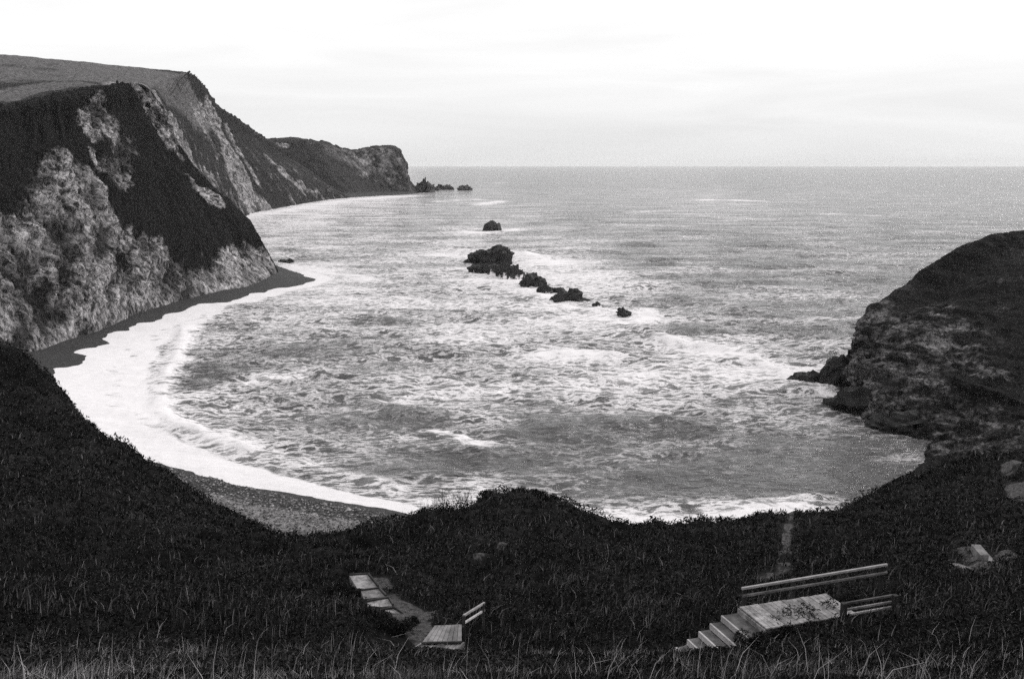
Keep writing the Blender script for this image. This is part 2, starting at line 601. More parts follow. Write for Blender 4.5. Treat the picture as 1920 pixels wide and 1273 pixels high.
def build_sea():
    nu, nv = 800, 530
    th = np.linspace(R(-44), R(44), nu)
    inv = np.concatenate([np.linspace(1 / 88.0, 1 / 1500.0, nv - 40), 1 / np.geomspace(1560.0, 32000.0, 40)])
    r = 1 / inv
    TH, RR = np.meshgrid(th, r, indexing='ij')
    x = (RR * np.sin(TH)).ravel()
    y = (RR * np.cos(TH)).ravel()
    dr = np.broadcast_to(np.gradient(r), (nu, nv)).ravel()
    p2 = np.stack([x, y], 1)
    p3 = np.stack([x, y, np.zeros_like(x)], 1)
    near = (RR.ravel() < 700)
    sd = np.full(len(x), -500.0)
    sd[near] = shore_sd(p2[near])
    off = -sd                                                          # metres out from the waterline
    h = wave_field(x, y, dr)
    h *= 0.25 + 0.75 * smooth(2, 30, off)
    h *= 1 + 0.5 * fbm(p3, 60.0, 3)
    # how much foam rides where (survey of the bay): photo point -> cover
    samples = [(200, 690, 1), (330, 560, .8), (470, 530, .85), (600, 530, .8), (680, 525, .8), (420, 610, .62), (500, 580, .6),
               (400, 680, .30), (350, 720, .32), (470, 650, .38), (600, 600, .55), (700, 560, .5), (800, 540, .55), (560, 470, .55), (480, 430, .62),
               (480, 405, .8), (600, 385, .8), (700, 372, .75), (650, 430, .5), (780, 430, .42), (700, 490, .5), (850, 470, .68),
               (870, 380, .42), (850, 340, .25), (1000, 340, .22), (1400, 340, .22), (1800, 340, .25), (1100, 400, .28), (1360, 376, .45), (1600, 400, .28), (1850, 400, .28), (1000, 440, .42),
               (1200, 460, .32), (1400, 480, .30), (1600, 500, .32), (950, 560, .75), (1030, 500, .85), (1100, 540, .85), (1180, 620, .7), (860, 600, .65),
               (1000, 620, .62), (1300, 560, .36), (1450, 560, .34), (1580, 580, .38), (1300, 620, .36), (1500, 620, .42), (1200, 650, .55), (1060, 665, .72), (1330, 660, .82),
               (1400, 700, .85), (1200, 700, .82), (1520, 700, .85), (1100, 720, .66), (900, 680, .6), (780, 680, .6), (700, 640, .5), (600, 680, .42), (500, 700, .5), (420, 740, .62),
               (380, 775, .6), (560, 740, .45), (700, 740, .46), (820, 745, .55), (930, 780, .66), (1000, 760, .52), (1200, 760, .55), (1400, 760, .45), (1500, 780, .34),
               (520, 830, .48), (460, 800, .5), (640, 800, .38), (760, 810, .38), (880, 820, .5), (1000, 830, .36), (1150, 820, .4), (1300, 820, .24),
               (1450, 840, .16), (1600, 840, .12), (1650, 900, .12), (1500, 900, .16), (620, 880, .42), (720, 880, .4), (850, 870, .36), (1000, 880, .3),
               (1150, 870, .34), (1300, 890, .2), (760, 930, .5), (900, 930, .6), (1050, 930, .52), (1150, 920, .42), (1300, 930, .4), (1450, 940, .3), (1550, 940, .15),
               (1620, 760, .16), (1560, 740, .5)]
    su = np.array([(a - 960) / FPX for a, b, c in samples])
    sv = np.array([(b - 310) / FPX for a, b, c in samples])
    sw = np.array([c for a, b, c in samples])
    q = np.tan(TH).ravel()
    v = EYE / RR.ravel()
    num = np.zeros(len(x))
    den = np.zeros(len(x))
    for a, b, c in zip(su, sv, sw):
        d2 = ((q - a) / 1.6) ** 2 + (v - b) ** 2
        wgt = 1 / (d2 + 0.00012) ** 1.6
        num += wgt * c
        den += wgt
    foam = num / den
    foam *= np.where(RR.ravel() > 1800, 0.8, 1.0)
    swash = smooth(0.0, 0.0001, off) * 0
    # white sheet washed up the beach: width changes along the shore
    wide = np.interp(q, [-0.50, -0.455, -0.42, -0.38, -0.34, -0.25, -0.2, -0.12, -0.06, 0.1, 0.3],
                     [30, 30, 26, 20, 9, 5, 3.8, 3.0, 2.0, 1.8, .3])
    far_side = smooth(228, 262, RR.ravel())                            # under the left cliff
    wide = wide * (1 - far_side) + far_side * np.interp(RR.ravel(), [240, 290, 330, 380], [22, 12, 7, 6])
    swash = np.where(near, smooth(1.35, 0.55, off / np.maximum(wide, .5)), 0) * smooth(36, 30, x)
    strp = np.sin(off * 0.75 + 5.0 * fbm(p3, 14.0, 3)) * smooth(3.5, 9, off)
    swash = swash * (.93 - .34 * smooth(.2, .9, strp))
    # breakers: (line, height, half-width, foam, run of foam behind the crest towards the shore)
    br = [([(345, 612), (340, 650), (318, 690), (300, 730), (300, 765), (330, 795), (390, 822), (460, 845)], 0.75, 1.7, 1.0),
          ([(460, 845), (540, 862), (640, 890), (740, 915)], 0.45, 1.4, 0.62),
          ([(800, 940), (900, 935), (1000, 940)], 0.4, 1.3, 0.7),
          ([(1040, 952), (1150, 955), (1260, 955), (1360, 950), (1450, 945), (1530, 935)], 0.85, 1.5, 0.55),
          ([(1060, 975), (1150, 978), (1300, 972), (1420, 965), (1500, 960)], 0.3, 1.8, 0.95),
          ([(805, 800), (850, 810), (885, 825), (903, 838)], 0.3, 1.0, 0.9),
          ([(350, 745), (440, 725), (540, 700), (620, 690)], 0.3, 2.2, 0.8),
          ([(750, 750), (830, 762), (920, 790)], 0.3, 2.4, 0.8),
          ([(1310, 376), (1360, 375), (1420, 378)], 1.0, 7, 1.0),
          ([(1680, 367), (1740, 368)], 0.8, 6, 0.95), ([(900, 384), (940, 378)], 0.9, 6, 1.0), ([(820, 378), (900, 374)], 0.5, 5, 0.9),
          ([(820, 345), (960, 343)], 0.3, 8, 0.5), ([(1560, 402), (1640, 405)], .6, 5, .7), ([(1180, 398), (1250, 396)], .6, 5, .7),
          ([(865, 434), (900, 437), (930, 435), (965, 431)], 0.4, 5, 1.0),
          ([(830, 480), (880, 482), (960, 476), (1000, 482), (1060, 500)], 0.5, 5, 1.0),
          ([(985, 480), (1005, 479)], 2.2, 3, 1.0),
          ([(900, 524), (960, 530), (1000, 545), (1060, 575), (1110, 580)], 0.3, 3.5, 1.0),
          ([(1120, 600), (1180, 605), (1215, 598), (1210, 580)], 0.4, 1.6, 1.0),
          ([(540, 500), (620, 512), (690, 526)], 0.3, 3.5, 0.95),
          ([(1250, 640), (1330, 650), (1400, 672), (1450, 690)], 0.5, 2.6, 1.0),
          ([(1000, 664), (1060, 660), (1150, 668)], 0.35, 2.0, 0.95),
          ([(1460, 690), (1500, 712), (1545, 738), (1580, 748), (1610, 772)], 0.2, 0.8, 1.0),
          ([(455, 409), (520, 397), (580, 387), (640, 377), (700, 372), (770, 368)], 0.2, 9, 1.0),
          ]
    wob = fbm(p3, 9.0, 3)
    for line, hh, wd, fo in br:
        w3 = np.array([P(a, b, z=0)[:2] for a, b in line])
        lo, hi = w3.min(0) - 8 * wd, w3.max(0) + 8 * wd
        k = np.where((x > lo[0]) & (x < hi[0]) & (y > lo[1]) & (y < hi[1]))[0]
        d = polydist(p2[k], w3) + wob[k] * wd * 1.6
        e = np.exp(-(d / wd) ** 2)
        h[k] += hh * e * (0.75 + 0.9 * wob[k])
        foam[k] = np.maximum(foam[k], foam[k] + (fo - foam[k]) * np.exp(-(d / (wd * 1.7)) ** 2))
        if fo >= 0.9:
            swash[k] = np.maximum(swash[k], 0.62 * np.exp(-(d / (wd * 1.1)) ** 2) * (1 + wob[k]))
    # dark lee of the breaking wave and the calm corner under the headland
    rough = fbm(p3, 2.2, 4)
    h += 0.22 * rough * np.clip(foam * 1.5 - 0.5, 0, 1) * np.exp(-(dr / 2.5) ** 2) * (1 - 0.8 * swash)
    o = mesh_obj('sea', np.stack([x, y, h], 1), grid_faces(nu, nv)[:, ::-1], MAT_SEA, attrs={'foam': foam, 'swash': swash, 'open': .12 + .88 * smooth(300, 480, RR.ravel())})
    return tag(o, kind='structure')


build_sea()


# ------------------------------------------------------------------ beach of the cove
def build_beach():
    xs = np.arange(-150, 70, 0.7)
    ys = np.arange(96, 400, 1.0)
    X, Y = np.meshgrid(xs, ys, indexing='ij')
    p2 = np.stack([X.ravel(), Y.ravel()], 1)
    p3 = np.concatenate([p2, np.zeros((len(p2), 1))], 1)
    sd = shore_sd(p2)
    cusp = 0.9 * fbm(p3, 11.0, 3) + 0.35 * fbm(p3, 3.0, 2)
    s = sd + cusp
    z = np.where(s > 0, 0.13 * s, 0.2 * s)
    z = np.minimum(z, 1.1 + 0.05 * s)
    z = np.clip(z, -4, 4.2) + 0.06 * fbm(p3, 1.5, 3) + 0.12 * fbm(p3, 7, 2)
    wet = smooth(9.0, 4.5, s)
    wet = np.maximum(wet, np.maximum(smooth(170, 185, p2[:, 1]) * 0.8, smooth(26, 34, p2[:, 0])))
    wig = 1.6 * fbm(p3, 9, 2)
    for at_, wd_ in ((10.5, .5), (13.0, .8), (17.0, .5)):
        wet = np.maximum(wet, .62 * np.exp(-((s - at_ + wig) / wd_) ** 2))
    z = z - smooth(34, 44, p2[:, 0]) * 1.5
    f = grid_faces(len(xs), len(ys))
    keep = (z[f] > -3.5).any(1)
    o = mesh_obj('beach', np.column_stack([p2, z]), f[keep], MAT_BEACH, attrs={'wet': wet})
    tag(o, kind='structure')


build_beach()


# ------------------------------------------------------------------ lofted landforms
def lerp_col(foot, top, ts, bulge=None):
    r = [foot + (top - foot) * t for t in ts]
    if bulge is not None:
        for k, b in enumerate(bulge):
            r[k] = r[k] + np.array(b)
    return r


TILT = np.array([[1, 0.3, 0.5], [0, 1, 0.4], [0.2, 0, 1.7]])


def left_cliff():
    cols = []
    ts = [0.0, 0.18, 0.4, 0.65, 0.85, 1.0]

    def col(foot, top, yt, bul=0.0):
        f = P(foot[0] - 4, foot[1] - 9, z=0.9)
        t = P(*top, y=yt)
        c = lerp_col(f, t, ts)
        hh = t[2] - f[2]
        for k, s in enumerate([0, 0.5, 0.8, 0.7, 0.35, 0]):            # steep foot, rounded brow
            c[k] = c[k] + np.array([0.0, 0.0, bul * s * hh])
        under = f + np.array([-1, 2.0, -6.0])
        back = t + np.array([t[0] / t[1] * 45 - 10, 45, 0.0])
        back2 = t + np.array([t[0] / t[1] * 110 - 30, 110, -8.0])
        cols.append([under] + c + [back, back2])
    col((-330, 800), (-420, 225), 250, .10)
    col((-120, 715), (-200, 214), 262, .12)
    col((0, 690), (-60, 204), 272, .12)
    col((70, 668), (40, 199), 282, .14)
    col((140, 643), (110, 183), 292, .16)
    col((200, 622), (165, 172), 306, .15)
    col((270, 594), (205, 168), 322, .12)
    col((340, 574), (228, 166), 336, .08)
    col((420, 556), (243, 166), 348, .04)
    # seaward edge of the cliff, seen against the hill and the bay behind
    e = [P(485, 533, z=.8), P(455, 487, y=338), P(412, 412, y=346), P(340, 322, y=352), P(282, 232, y=356), P(250, 168, y=360)]
    cols.append([e[0] + np.array([-1, 2, -6])] + e + [e[-1] + np.array([-40, 40, -10]), e[-1] + np.array([-90, 100, -35])])
    e = [P(520, 513, z=.8), P(497, 470, y=366), P(446, 402, y=372), P(366, 346, y=376), P(334, 291, y=376), P(253, 168, y=372)]
    e[3] = P(385, 352, y=376)
    cols.append([e[0] + np.array([-1, 2, -6])] + e + [e[-1] + np.array([-45, 38, -16]), e[-1] + np.array([-100, 90, -48])])
    e2 = [p + np.array([-9 - 6 * k, 22 + 2 * k, -2.5 * k]) for k, p in enumerate(e)]
    cols.append([e2[0] + np.array([3, 6, -7])] + e2 + [e2[-1] + np.array([-45, 32, -24]), e2[-1] + np.array([-100, 70, -58])])
    e3 = [p + np.array([-40 - 8 * k, 48 + 2 * k, -5.5 * k]) for k, p in enumerate(e)]
    cols.append([e3[0] + np.array([0, 8, -8])] + e3 + [e3[-1] + np.array([-40, 26, -24]), e3[-1] + np.array([-90, 50, -58])])
    c = np.array(cols)
    hit = caster(catmull(catmull(c, 90, 0), 60, 1))
    nu, nv = 560, 290
    g = catmull(catmull(c, nu, 0), nv, 1)
    p = g.reshape(-1, 3)
    rock = patches(p, hit, [
        ([(165, 385), (150, 430), (130, 480), (110, 540)], 13, .95),
        ([(165, 385), (200, 430), (235, 470), (250, 500)], 8, .85),
        ([(235, 470), (300, 490), (330, 520)], 8, .8),
        ([(100, 560), (180, 560), (250, 560), (320, 550)], 12, .9),
        ([(20, 600), (80, 610), (140, 620), (200, 605)], 12, .95),
        ([(15, 440), (20, 480), (35, 530)], 6, .8), ([(0, 580), (40, 560)], 9, .8),
        ([(340, 555), (400, 540), (450, 522), (490, 512)], 9, .98),
        ([(430, 500), (475, 480), (500, 490)], 6, .85), ([(497, 470), (515, 510)], 5, .9),
        ([(350, 500), (410, 520)], 7, .6),
        ([(190, 215), (205, 255), (225, 285)], 7, .85), ([(165, 225), (168, 250)], 3.5, .75), ([(225, 290), (240, 270)], 4.5, .7),
        ([(190, 310), (220, 330)], 5, .6),
        ([(285, 240), (305, 265), (333, 290)], 3.2, 1.0),
        ([(345, 330), (372, 365), (400, 380)], 4.5, .75),
        ([(262, 180), (285, 205), (310, 240)], 7, .55),
        ([(130, 300), (140, 330)], 4, .45), ([(290, 590), (330, 575)], 5, 1.0)])
    hole = patches(p, hit, [([(195, 470), (200, 490)], 6, .7), ([(245, 510), (290, 500), (325, 520)], 4.0, .7), ([(135, 540), (140, 560)], 4, .7),
                            ([(290, 455), (340, 470)], 7, .6), ([(60, 520), (70, 570)], 6, .6), ([(270, 545), (330, 530)], 3.2, .55)])
    # gullies follow the fall of the slope
    arc = np.concatenate([[0], np.cumsum(np.linalg.norm(np.diff(g[:, nv // 3], axis=0), axis=1))])
    hgt = np.concatenate([[0], np.cumsum(np.linalg.norm(np.diff(g[nu // 2], axis=0), axis=1))])
    AU, HV = np.meshgrid(arc, hgt, indexing='ij')
    fl = np.stack([AU.ravel() + 7 * fbm(p, 30, 2), HV.ravel() * 0.16, np.zeros(len(p))], 1)
    flow = fbm(fl, 9.0, 4, .6, ridged=True)
    rag = .9 * (flow - .15) + 1.0 * fbm(p, 18.0, 3, .5) + .45 * fbm(p * np.array([1, 1, .5]), 5.0, 4, .65)
    rock = np.clip(rock - hole * .55 + rag * smooth(.05, .5, rock) * 1.2, 0, 1)
    turf = smooth(-8, 14, p[:, 1] - np.interp(p[:, 0], c[:, 6, 0], c[:, 6, 1])) * smooth(40, 55, p[:, 2]) * .8
    n = grid_normals(g).reshape(-1, 3)
    fade = smooth(-2.0, 14.0, p[:, 2])
    rk = np.clip(rock * 1.4, 0, 1)
    big = fbm(p, 42.0, 3) * 5.0
    # gullies run down the slope
    q = p * np.array([1, 1, 0.28])
    gul = (fbm(q, 14.0, 5, .55, ridged=True) - .18) * (0.8 + 3.0 * rk) + (flow - .15) * 4.5
    bd = np.array([.62, -.3, -.72])                                    # beds dip down to the right
    bd /= np.linalg.norm(bd)
    be = np.cross(bd, [0.2, 1, 0.1])
    be /= np.linalg.norm(be)
    bp = np.stack([p @ bd * .13, p @ be, p @ np.cross(bd, be) * .22], 1) + 1.0 * fbm(p, 18, 2)[:, None]
    strata = fbm(bp, 3.0, 4, .6)
    blk = (cells(p @ TILT, 5.0) * 1.0 + cells(p @ TILT, 2.2) * .8) * rk + strata * 5.0 * rk - .8 * rk
    mid = fbm(p, 5.0, 4, 0.65) * (1.2 + 0.8 * rk)
    bed = fbm(p @ np.array([[1, 0.3, 0.5], [0, 1, 0.4], [0, 0, 2.6]]), 7.0, 3, ridged=True) * 1.2 * rk
    scr = np.abs(fbm(p, 1.8, 3)) * 1.2 * (1 - rk)
    d = (big * 0.5 + gul + mid + bed + scr + blk) * (0.12 + 0.88 * fade)
    edge = smooth(0, 0.09, np.minimum(np.linspace(0, 1, nu), 1 - np.linspace(0, 1, nu)))
    v = p - n * d[:, None] if n[len(n) // 2, 1] > 0 else p + n * d[:, None]
    o = mesh_obj('cliff', v, grid_faces(nu, nv), MAT_CLIFF, attrs={'rock': rock, 'turf': turf, 'strata': strata})
    tag(o, kind='structure')


left_cliff()


def far_hill():
    # columns run from the foot to the skyline and over the back, from the left edge to the far bay
    C_ = [
        [P(-420, 260, y=290), P(-420, 215, y=330), P(-420, 180, y=460), P(-420, 140, y=600), P(-420, 100, y=800)],
        [P(-150, 260, y=300), P(-150, 212, y=340), P(-150, 175, y=470), P(-150, 135, y=640), P(-150, 98, y=820)],
        [P(0, 250, y=310), P(0, 205, y=350), P(0, 175, y=470), P(0, 135, y=660), P(0, 105, y=850)],
        [P(130, 250, y=330), P(130, 180, y=400), P(130, 160, y=520), P(130, 140, y=700), P(130, 116, y=880)],
        [P(220, 300, y=380), P(220, 190, y=440), P(220, 165, y=540), P(220, 145, y=720), P(220, 125, y=900)],
        [P(300, 420, y=430), P(275, 230, y=460), P(262, 168, y=560), P(270, 150, y=740), P(290, 132, y=910)],
        [P(370, 480, y=470), P(318, 290, y=520), P(292, 190, y=620), P(305, 160, y=770), P(340, 137, y=925)],
        [P(425, 428, z=0), P(368, 320, y=655), P(335, 225, y=725), P(332, 180, y=820), P(352, 142, y=935)],
        [P(455, 404, z=0), P(415, 310, y=850), P(380, 235, y=890), P(372, 200, y=915), P(372, 163, y=950)],
        [P(495, 394, z=0), P(450, 310, y=920), P(412, 250, y=945), P(405, 225, y=960), P(402, 200, y=980)],
        [P(545, 385, z=0), P(500, 320, y=1010), P(460, 270, y=1030), P(450, 250, y=1045), P(445, 228, y=1060)],
        [P(600, 376, z=0), P(555, 325, y=1140), P(520, 295, y=1150), P(508, 281, y=1155), P(500, 268, y=1160)],
        [P(650, 371, z=0), P(605, 340, y=1250), P(572, 315, y=1255), P(558, 305, y=1258), P(545, 296, y=1260)],
    ]
    cols = []
    for k, c in enumerate(C_):
        c = [np.array(q) for q in c]
        cols.append([c[0] + np.array([5, -10, -14])] + c + [c[-1] + np.array([-25, 90, 0]), c[-1] + np.array([-60, 260, -45])])
    c = np.array(cols)
    hit = caster(catmull(catmull(c, 90, 0), 50, 1))
    nu, nv = 430, 210
    g = catmull(catmull(c, nu, 0), nv, 1)
    p = g.reshape(-1, 3)
    rock = patches(p, hit, [
        ([(400, 230), (410, 270), (435, 310)], 14, .8), ([(440, 330), (450, 370), (460, 392)], 22, .85), ([(465, 360), (490, 388)], 16, .8),
        ([(375, 215), (370, 235), (360, 215)], 10, .75), ([(272, 182), (290, 195), (310, 220), (325, 245)], 20, 1.0), ([(385, 195), (380, 225)], 6, .7),
        ([(420, 240), (450, 300), (475, 340)], 5, .55), ([(500, 300), (560, 360)], 8, .5), ([(330, 300), (400, 340)], 8, .5),
        ([(525, 330), (590, 368)], 7, .45)])
    hole = patches(p, hit, [([(440, 290), (470, 350), (500, 385)], 6, .4), ([(350, 250), (365, 262)], 12, .5)])
    arc = np.concatenate([[0], np.cumsum(np.linalg.norm(np.diff(g[:, nv // 3], axis=0), axis=1))])
    hgt = np.concatenate([[0], np.cumsum(np.linalg.norm(np.diff(g[nu * 2 // 3], axis=0), axis=1))])
    AU, HV = np.meshgrid(arc, hgt, indexing='ij')
    fl = np.stack([AU.ravel() + 16 * fbm(p, 70, 2), HV.ravel() * 0.1, np.zeros(len(p))], 1)
    flow = fbm(fl, 20.0, 5, .62, ridged=True)
    rock = rock + 1.3 * (flow - .12) * smooth(.02, .4, rock) + np.clip(2.0 * (flow - .18), 0, .5) * smooth(-330, -230, p[:, 0]) * smooth(95, 60, p[:, 2])
    rock = np.clip(rock - hole + smooth(.05, .5, rock) * (1.0 * fbm(p * np.array([1, 1, .4]), 30.0, 4, .6) + .6 * fbm(p, 8, 3)), 0, 1)
    turf = smooth(50, 64, p[:, 2]) * smooth(-285, -335, p[:, 0]) * .75
    turf = np.maximum(turf, patches(p, hit, [([(60, 150), (200, 145), (330, 150)], 60, .85), ([(20, 185), (120, 160)], 25, .7), ([(215, 160), (280, 168)], 9, 1.0)]))
    turf = turf + 1.5 * fbm(p * np.array([1, .35, 1]), 45, 4, .6) * smooth(.1, .5, turf)
    turf = np.clip(turf - patches(p, hit, [([(60, 192), (170, 172), (230, 170)], 9, .8), ([(350, 150), (380, 185)], 25, .7)]), 0, 1)
    n = grid_normals(g).reshape(-1, 3)
    sgn = -1 if np.median(n[:, 2]) < 0 else 1
    q = p * np.array([1, 1, 0.2])
    steep = 1 - smooth(0.55, 0.9, np.abs(n[:, 2]))
    sky_fade = 0.35 + 0.65 * smooth(930, 700, p[:, 1])
    steep = steep * (.25 + .75 * smooth(560, 820, p[:, 1]))
    d = fbm(p, 90.0, 3) * 7 * sky_fade * (0.4 + steep) + flow * (1.0 + 9 * steep) + fbm(q, 26.0, 4, ridged=True) * (0.4 + 2.5 * steep) + cells(p, 9.0) * 2.2 * rock + fbm(p, 9.0, 4, 0.65) * (1.6 + 1.6 * steep) + fbm(p, 28.0, 3) * 2.0
    v = p + sgn * n * d[:, None]
    o = mesh_obj('hill', v, grid_faces(nu, nv), MAT_HILL, attrs={'rock': rock, 'turf': turf, 'strata': flow - .15})
    tag(o, kind='structure')


far_hill()


def far_headland():
    spec = [  # foot, upper face, brow, crest
        ((440, 366), (440, 330), (440, 290), (440, 275), 1340), ((530, 366), (510, 330), (500, 285), (500, 266), 1340),
        ((600, 366), (570, 325), (550, 285), (545, 262), 1345), ((660, 367), (630, 325), (605, 290), (600, 269), 1350),
        ((700, 367), (675, 330), (660, 300), (655, 283), 1400), ((730, 365), (708, 330), (698, 298), (693, 279), 1420),
        ((755, 363), (742, 330), (735, 295), (728, 275), 1430), ((768, 362), (760, 335), (757, 300), (745, 279), 1440)]
    cols = []
    for f, a, b, t, yy in spec:
        pf = P(*f, y=yy)
        pf[2] = 0
        y0 = pf[1]
        y1 = y0 + 55
        c = [pf, P(*a, y=y0 + 18), P(*b, y=y0 + 36), P(*t, y=y1)]
        cols.append([pf + np.array([4, -8, -12])] + c + [c[-1] + np.array([-5, 50, -4]), c[-1] + np.array([-10, 160, -60])])
    e = [P(788, 360, z=0), P(768, 340, y=1485), P(761, 305, y=1490), P(752, 287, y=1498)]
    cols.append([e[0] + np.array([6, 0, -12])] + e + [e[-1] + np.array([-8, 40, -8]), e[-1] + np.array([-12, 130, -70])])
    e2 = [q + np.array([-14 - 5 * k, 45, -2 * k]) for k, q in enumerate(e)]
    cols.append([e2[0] + np.array([3, 6, -12])] + e2 + [e2[-1] + np.array([-20, 40, -20]), e2[-1] + np.array([-30, 90, -70])])
    e3 = [q + np.array([-80 - 5 * k, 110, -6 * k]) for k, q in enumerate(e)]
    cols.append([e3[0] + np.array([3, 6, -12])] + e3 + [e3[-1] + np.array([-20, 30, -30]), e3[-1] + np.array([-30, 60, -70])])
    c = np.array(cols)
    hit = caster(catmull(catmull(c, 60, 0), 40, 1))
    nu, nv = 300, 130
    g = catmull(catmull(c, nu, 0), nv, 1)
    p = g.reshape(-1, 3)
    rock = patches(p, hit, [([(660, 300), (700, 315), (740, 320), (755, 330)], 30, .75), ([(700, 290), (745, 295)], 20, .75),
                            ([(520, 272), (540, 273)], 4, 1.0), ([(576, 269), (581, 270)], 3, 1.0), ([(752, 300), (765, 350)], 12, .7)])
    turf = patches(p, hit, [([(620, 285), (660, 300)], 18, .6), ([(560, 280), (600, 300)], 14, .35)])
    n = grid_normals(g).reshape(-1, 3)
    sgn = -1 if np.median(n[:, 2]) < 0 else 1
    q = p * np.array([1, 1, 0.35])
    d = fbm(p, 50, 3) * 5 + cells(p, 14.0) * 2.2 + (fbm(q, 18.0, 4, ridged=True) - .15) * 3.5 + fbm(p, 6.0, 3, 0.6) * 2.0
    v = p + sgn * n * (d * smooth(-6, 10, p[:, 2]))[:, None]
    o = mesh_obj('far_headland', v, grid_faces(nu, nv), MAT_FARHEAD, attrs={'rock': rock, 'turf': turf, 'strata': fbm(q, 12, 3)})
    tag(o, kind='structure')
    # narrow strip of beach along the far bay
    sh = [(395, 425), (440, 409), (470, 402), (520, 394), (580, 383), (640, 374), (700, 370), (760, 367), (790, 364)]
    a = catmull(np.array([P(x_, y_, z=-1.0) for x_, y_ in sh]), 120)
    b = a + np.array([-14, 16, 3.6])
    b2 = b + np.array([-25, 18, 1.5])
    g = catmull(np.stack([a, a * .45 + b * .55 + np.array([0, 0, .6]), b, b2], 1), 10, 1)
    pts = g.reshape(-1, 3)
    o = mesh_obj('far_beach', pts + np.array([0, 0, 1.0]) * (0.5 * fbm(pts, 14, 3))[:, None], grid_faces(120, 10), MAT_BEACH,
                 attrs={'wet': np.full(1200, .75)})
    tag(o, kind='structure')


far_headland()


def right_headland():
    S_ = [
        # silhouette column, then columns coming towards the camera
        [P(1590, 742, z=0), P(1592, 690, y=176), P(1612, 640, y=178), P(1623, 594, y=181), P(1688, 542, y=184), P(1750, 494, y=187), P(1815, 460, y=190), P(1900, 437, y=194), P(2040, 436, y=200)],
        [P(1612, 772, z=0), P(1622, 715, y=164), P(1640, 660, y=168), P(1662, 610, y=172), P(1735, 568, y=177), P(1800, 525, y=181), P(1870, 490, y=185), P(1960, 455, y=190), P(2100, 440, y=196)],
        [P(1655, 800, z=0), P(1672, 740, y=154), P(1700, 690, y=158), P(1730, 640, y=163), P(1800, 585, y=169), P(1870, 535, y=174), P(1950, 490, y=179), P(2060, 455, y=185), P(2200, 440, y=190)],
        [P(1725, 826, z=0), P(1752, 775, y=146), P(1790, 720, y=150), P(1830, 670, y=155), P(1900, 610, y=162), P(1980, 560, y=168), P(2070, 510, y=173), P(2200, 475, y=180), P(2350, 455, y=184)],
        [P(1738, 848, z=0), P(1812, 808, y=139), P(1880, 750, y=143), P(1930, 700, y=148), P(2010, 640, y=154), P(2100, 590, y=160), P(2200, 540, y=166), P(2350, 500, y=172), P(2500, 480, y=178)],
        [P(1716, 880, z=0), P(1810, 852, y=129), P(1915, 805, y=133), P(2010, 745, y=138), P(2120, 680, y=144), P(2220, 630, y=150), P(2340, 580, y=156), P(2500, 535, y=162), P(2650, 510, y=168)],
        [P(1665, 925, z=0), P(1780, 898, y=118.5), P(1910, 862, y=121), P(2100, 800, y=126), P(2260, 730, y=132), P(2380, 680, y=138), P(2520, 630, y=144), P(2700, 580, y=150), P(2850, 550, y=156)],
    ]
    back = []
    for k, (dx, dy, dz) in enumerate([(34, 26, 0), (10, 15, 0)]):
        back.append([q + np.array([dx + 2.5 * m, dy, -dz - (0.9 if k else 2.2) * m]) for m, q in enumerate(S_[0])])
    cols = []
    for k, c in enumerate(back + S_):
        cols.append([c[0] + np.array([-3, -4, -6])] + list(c))
    c = np.array(cols)
    hit = caster(catmull(catmull(c, 60, 0), 50, 1))
    nu, nv = 350, 260
    g = catmull(catmull(c, nu, 0), nv, 1)
    p = g.reshape(-1, 3)
    rock = patches(p, hit, [([(1640, 760), (1660, 700), (1700, 655), (1740, 650)], 10, .8), ([(1600, 720), (1615, 650), (1628, 600)], 6, .8),
                            ([(1735, 620), (1750, 590)], 4, .72), ([(1700, 720), (1750, 740)], 7, .5), ([(1780, 820), (1850, 840), (1910, 830)], 7, .66),
                            ([(1790, 790), (1830, 760)], 5, .55), ([(1830, 695), (1875, 705)], 2.0, .8), ([(1690, 790), (1740, 810)], 5, .5)])
    band = fbm(p @ np.array([[1, 0.2, 0.6], [0, 1, 0], [0, 0, 2.0]]), 9.0, 3)
    rock = np.clip(rock + 1.1 * fbm(p @ TILT, 5.0, 4, .65) * smooth(.05, .5, rock), 0, 1)
    rock = np.maximum(rock, np.clip(0.12 + 0.9 * band, 0, .5) * smooth(6, 14, p[:, 2]))
    turf = np.clip(0.25 + 0.9 * fbm(p, 12.0, 3), 0, .55)
    n = grid_normals(g).reshape(-1, 3)
    sgn = -1 if np.median(n[:, 2]) < 0 else 1
    rk = np.clip(rock * 1.5, 0, 1)
    d = fbm(p, 16.0, 3) * 1.6 + (cells(p @ TILT, 4.2) * 2.2 + cells(p @ TILT, 1.7) * .9) * (.25 + .75 * rk) * (.1 + .5 * smooth(18, 6, p[:, 2])) + fbm(p * np.array([1, 1, .4]), 6.0, 4, ridged=True) * (.5 + 1.3 * rk) + fbm(p, 2.5, 4, .6) * .7 + np.abs(fbm(p, .9, 2)) * .35
    v = p + sgn * n * (d * smooth(-4, 4, p[:, 2]))[:, None]
    o = mesh_obj('right_headland', v, grid_faces(nu, nv), MAT_HEAD, attrs={'rock': rock, 'turf': turf, 'strata': fbm(p @ TILT, 4, 3)})
    tag(o, kind='structure')


right_headland()

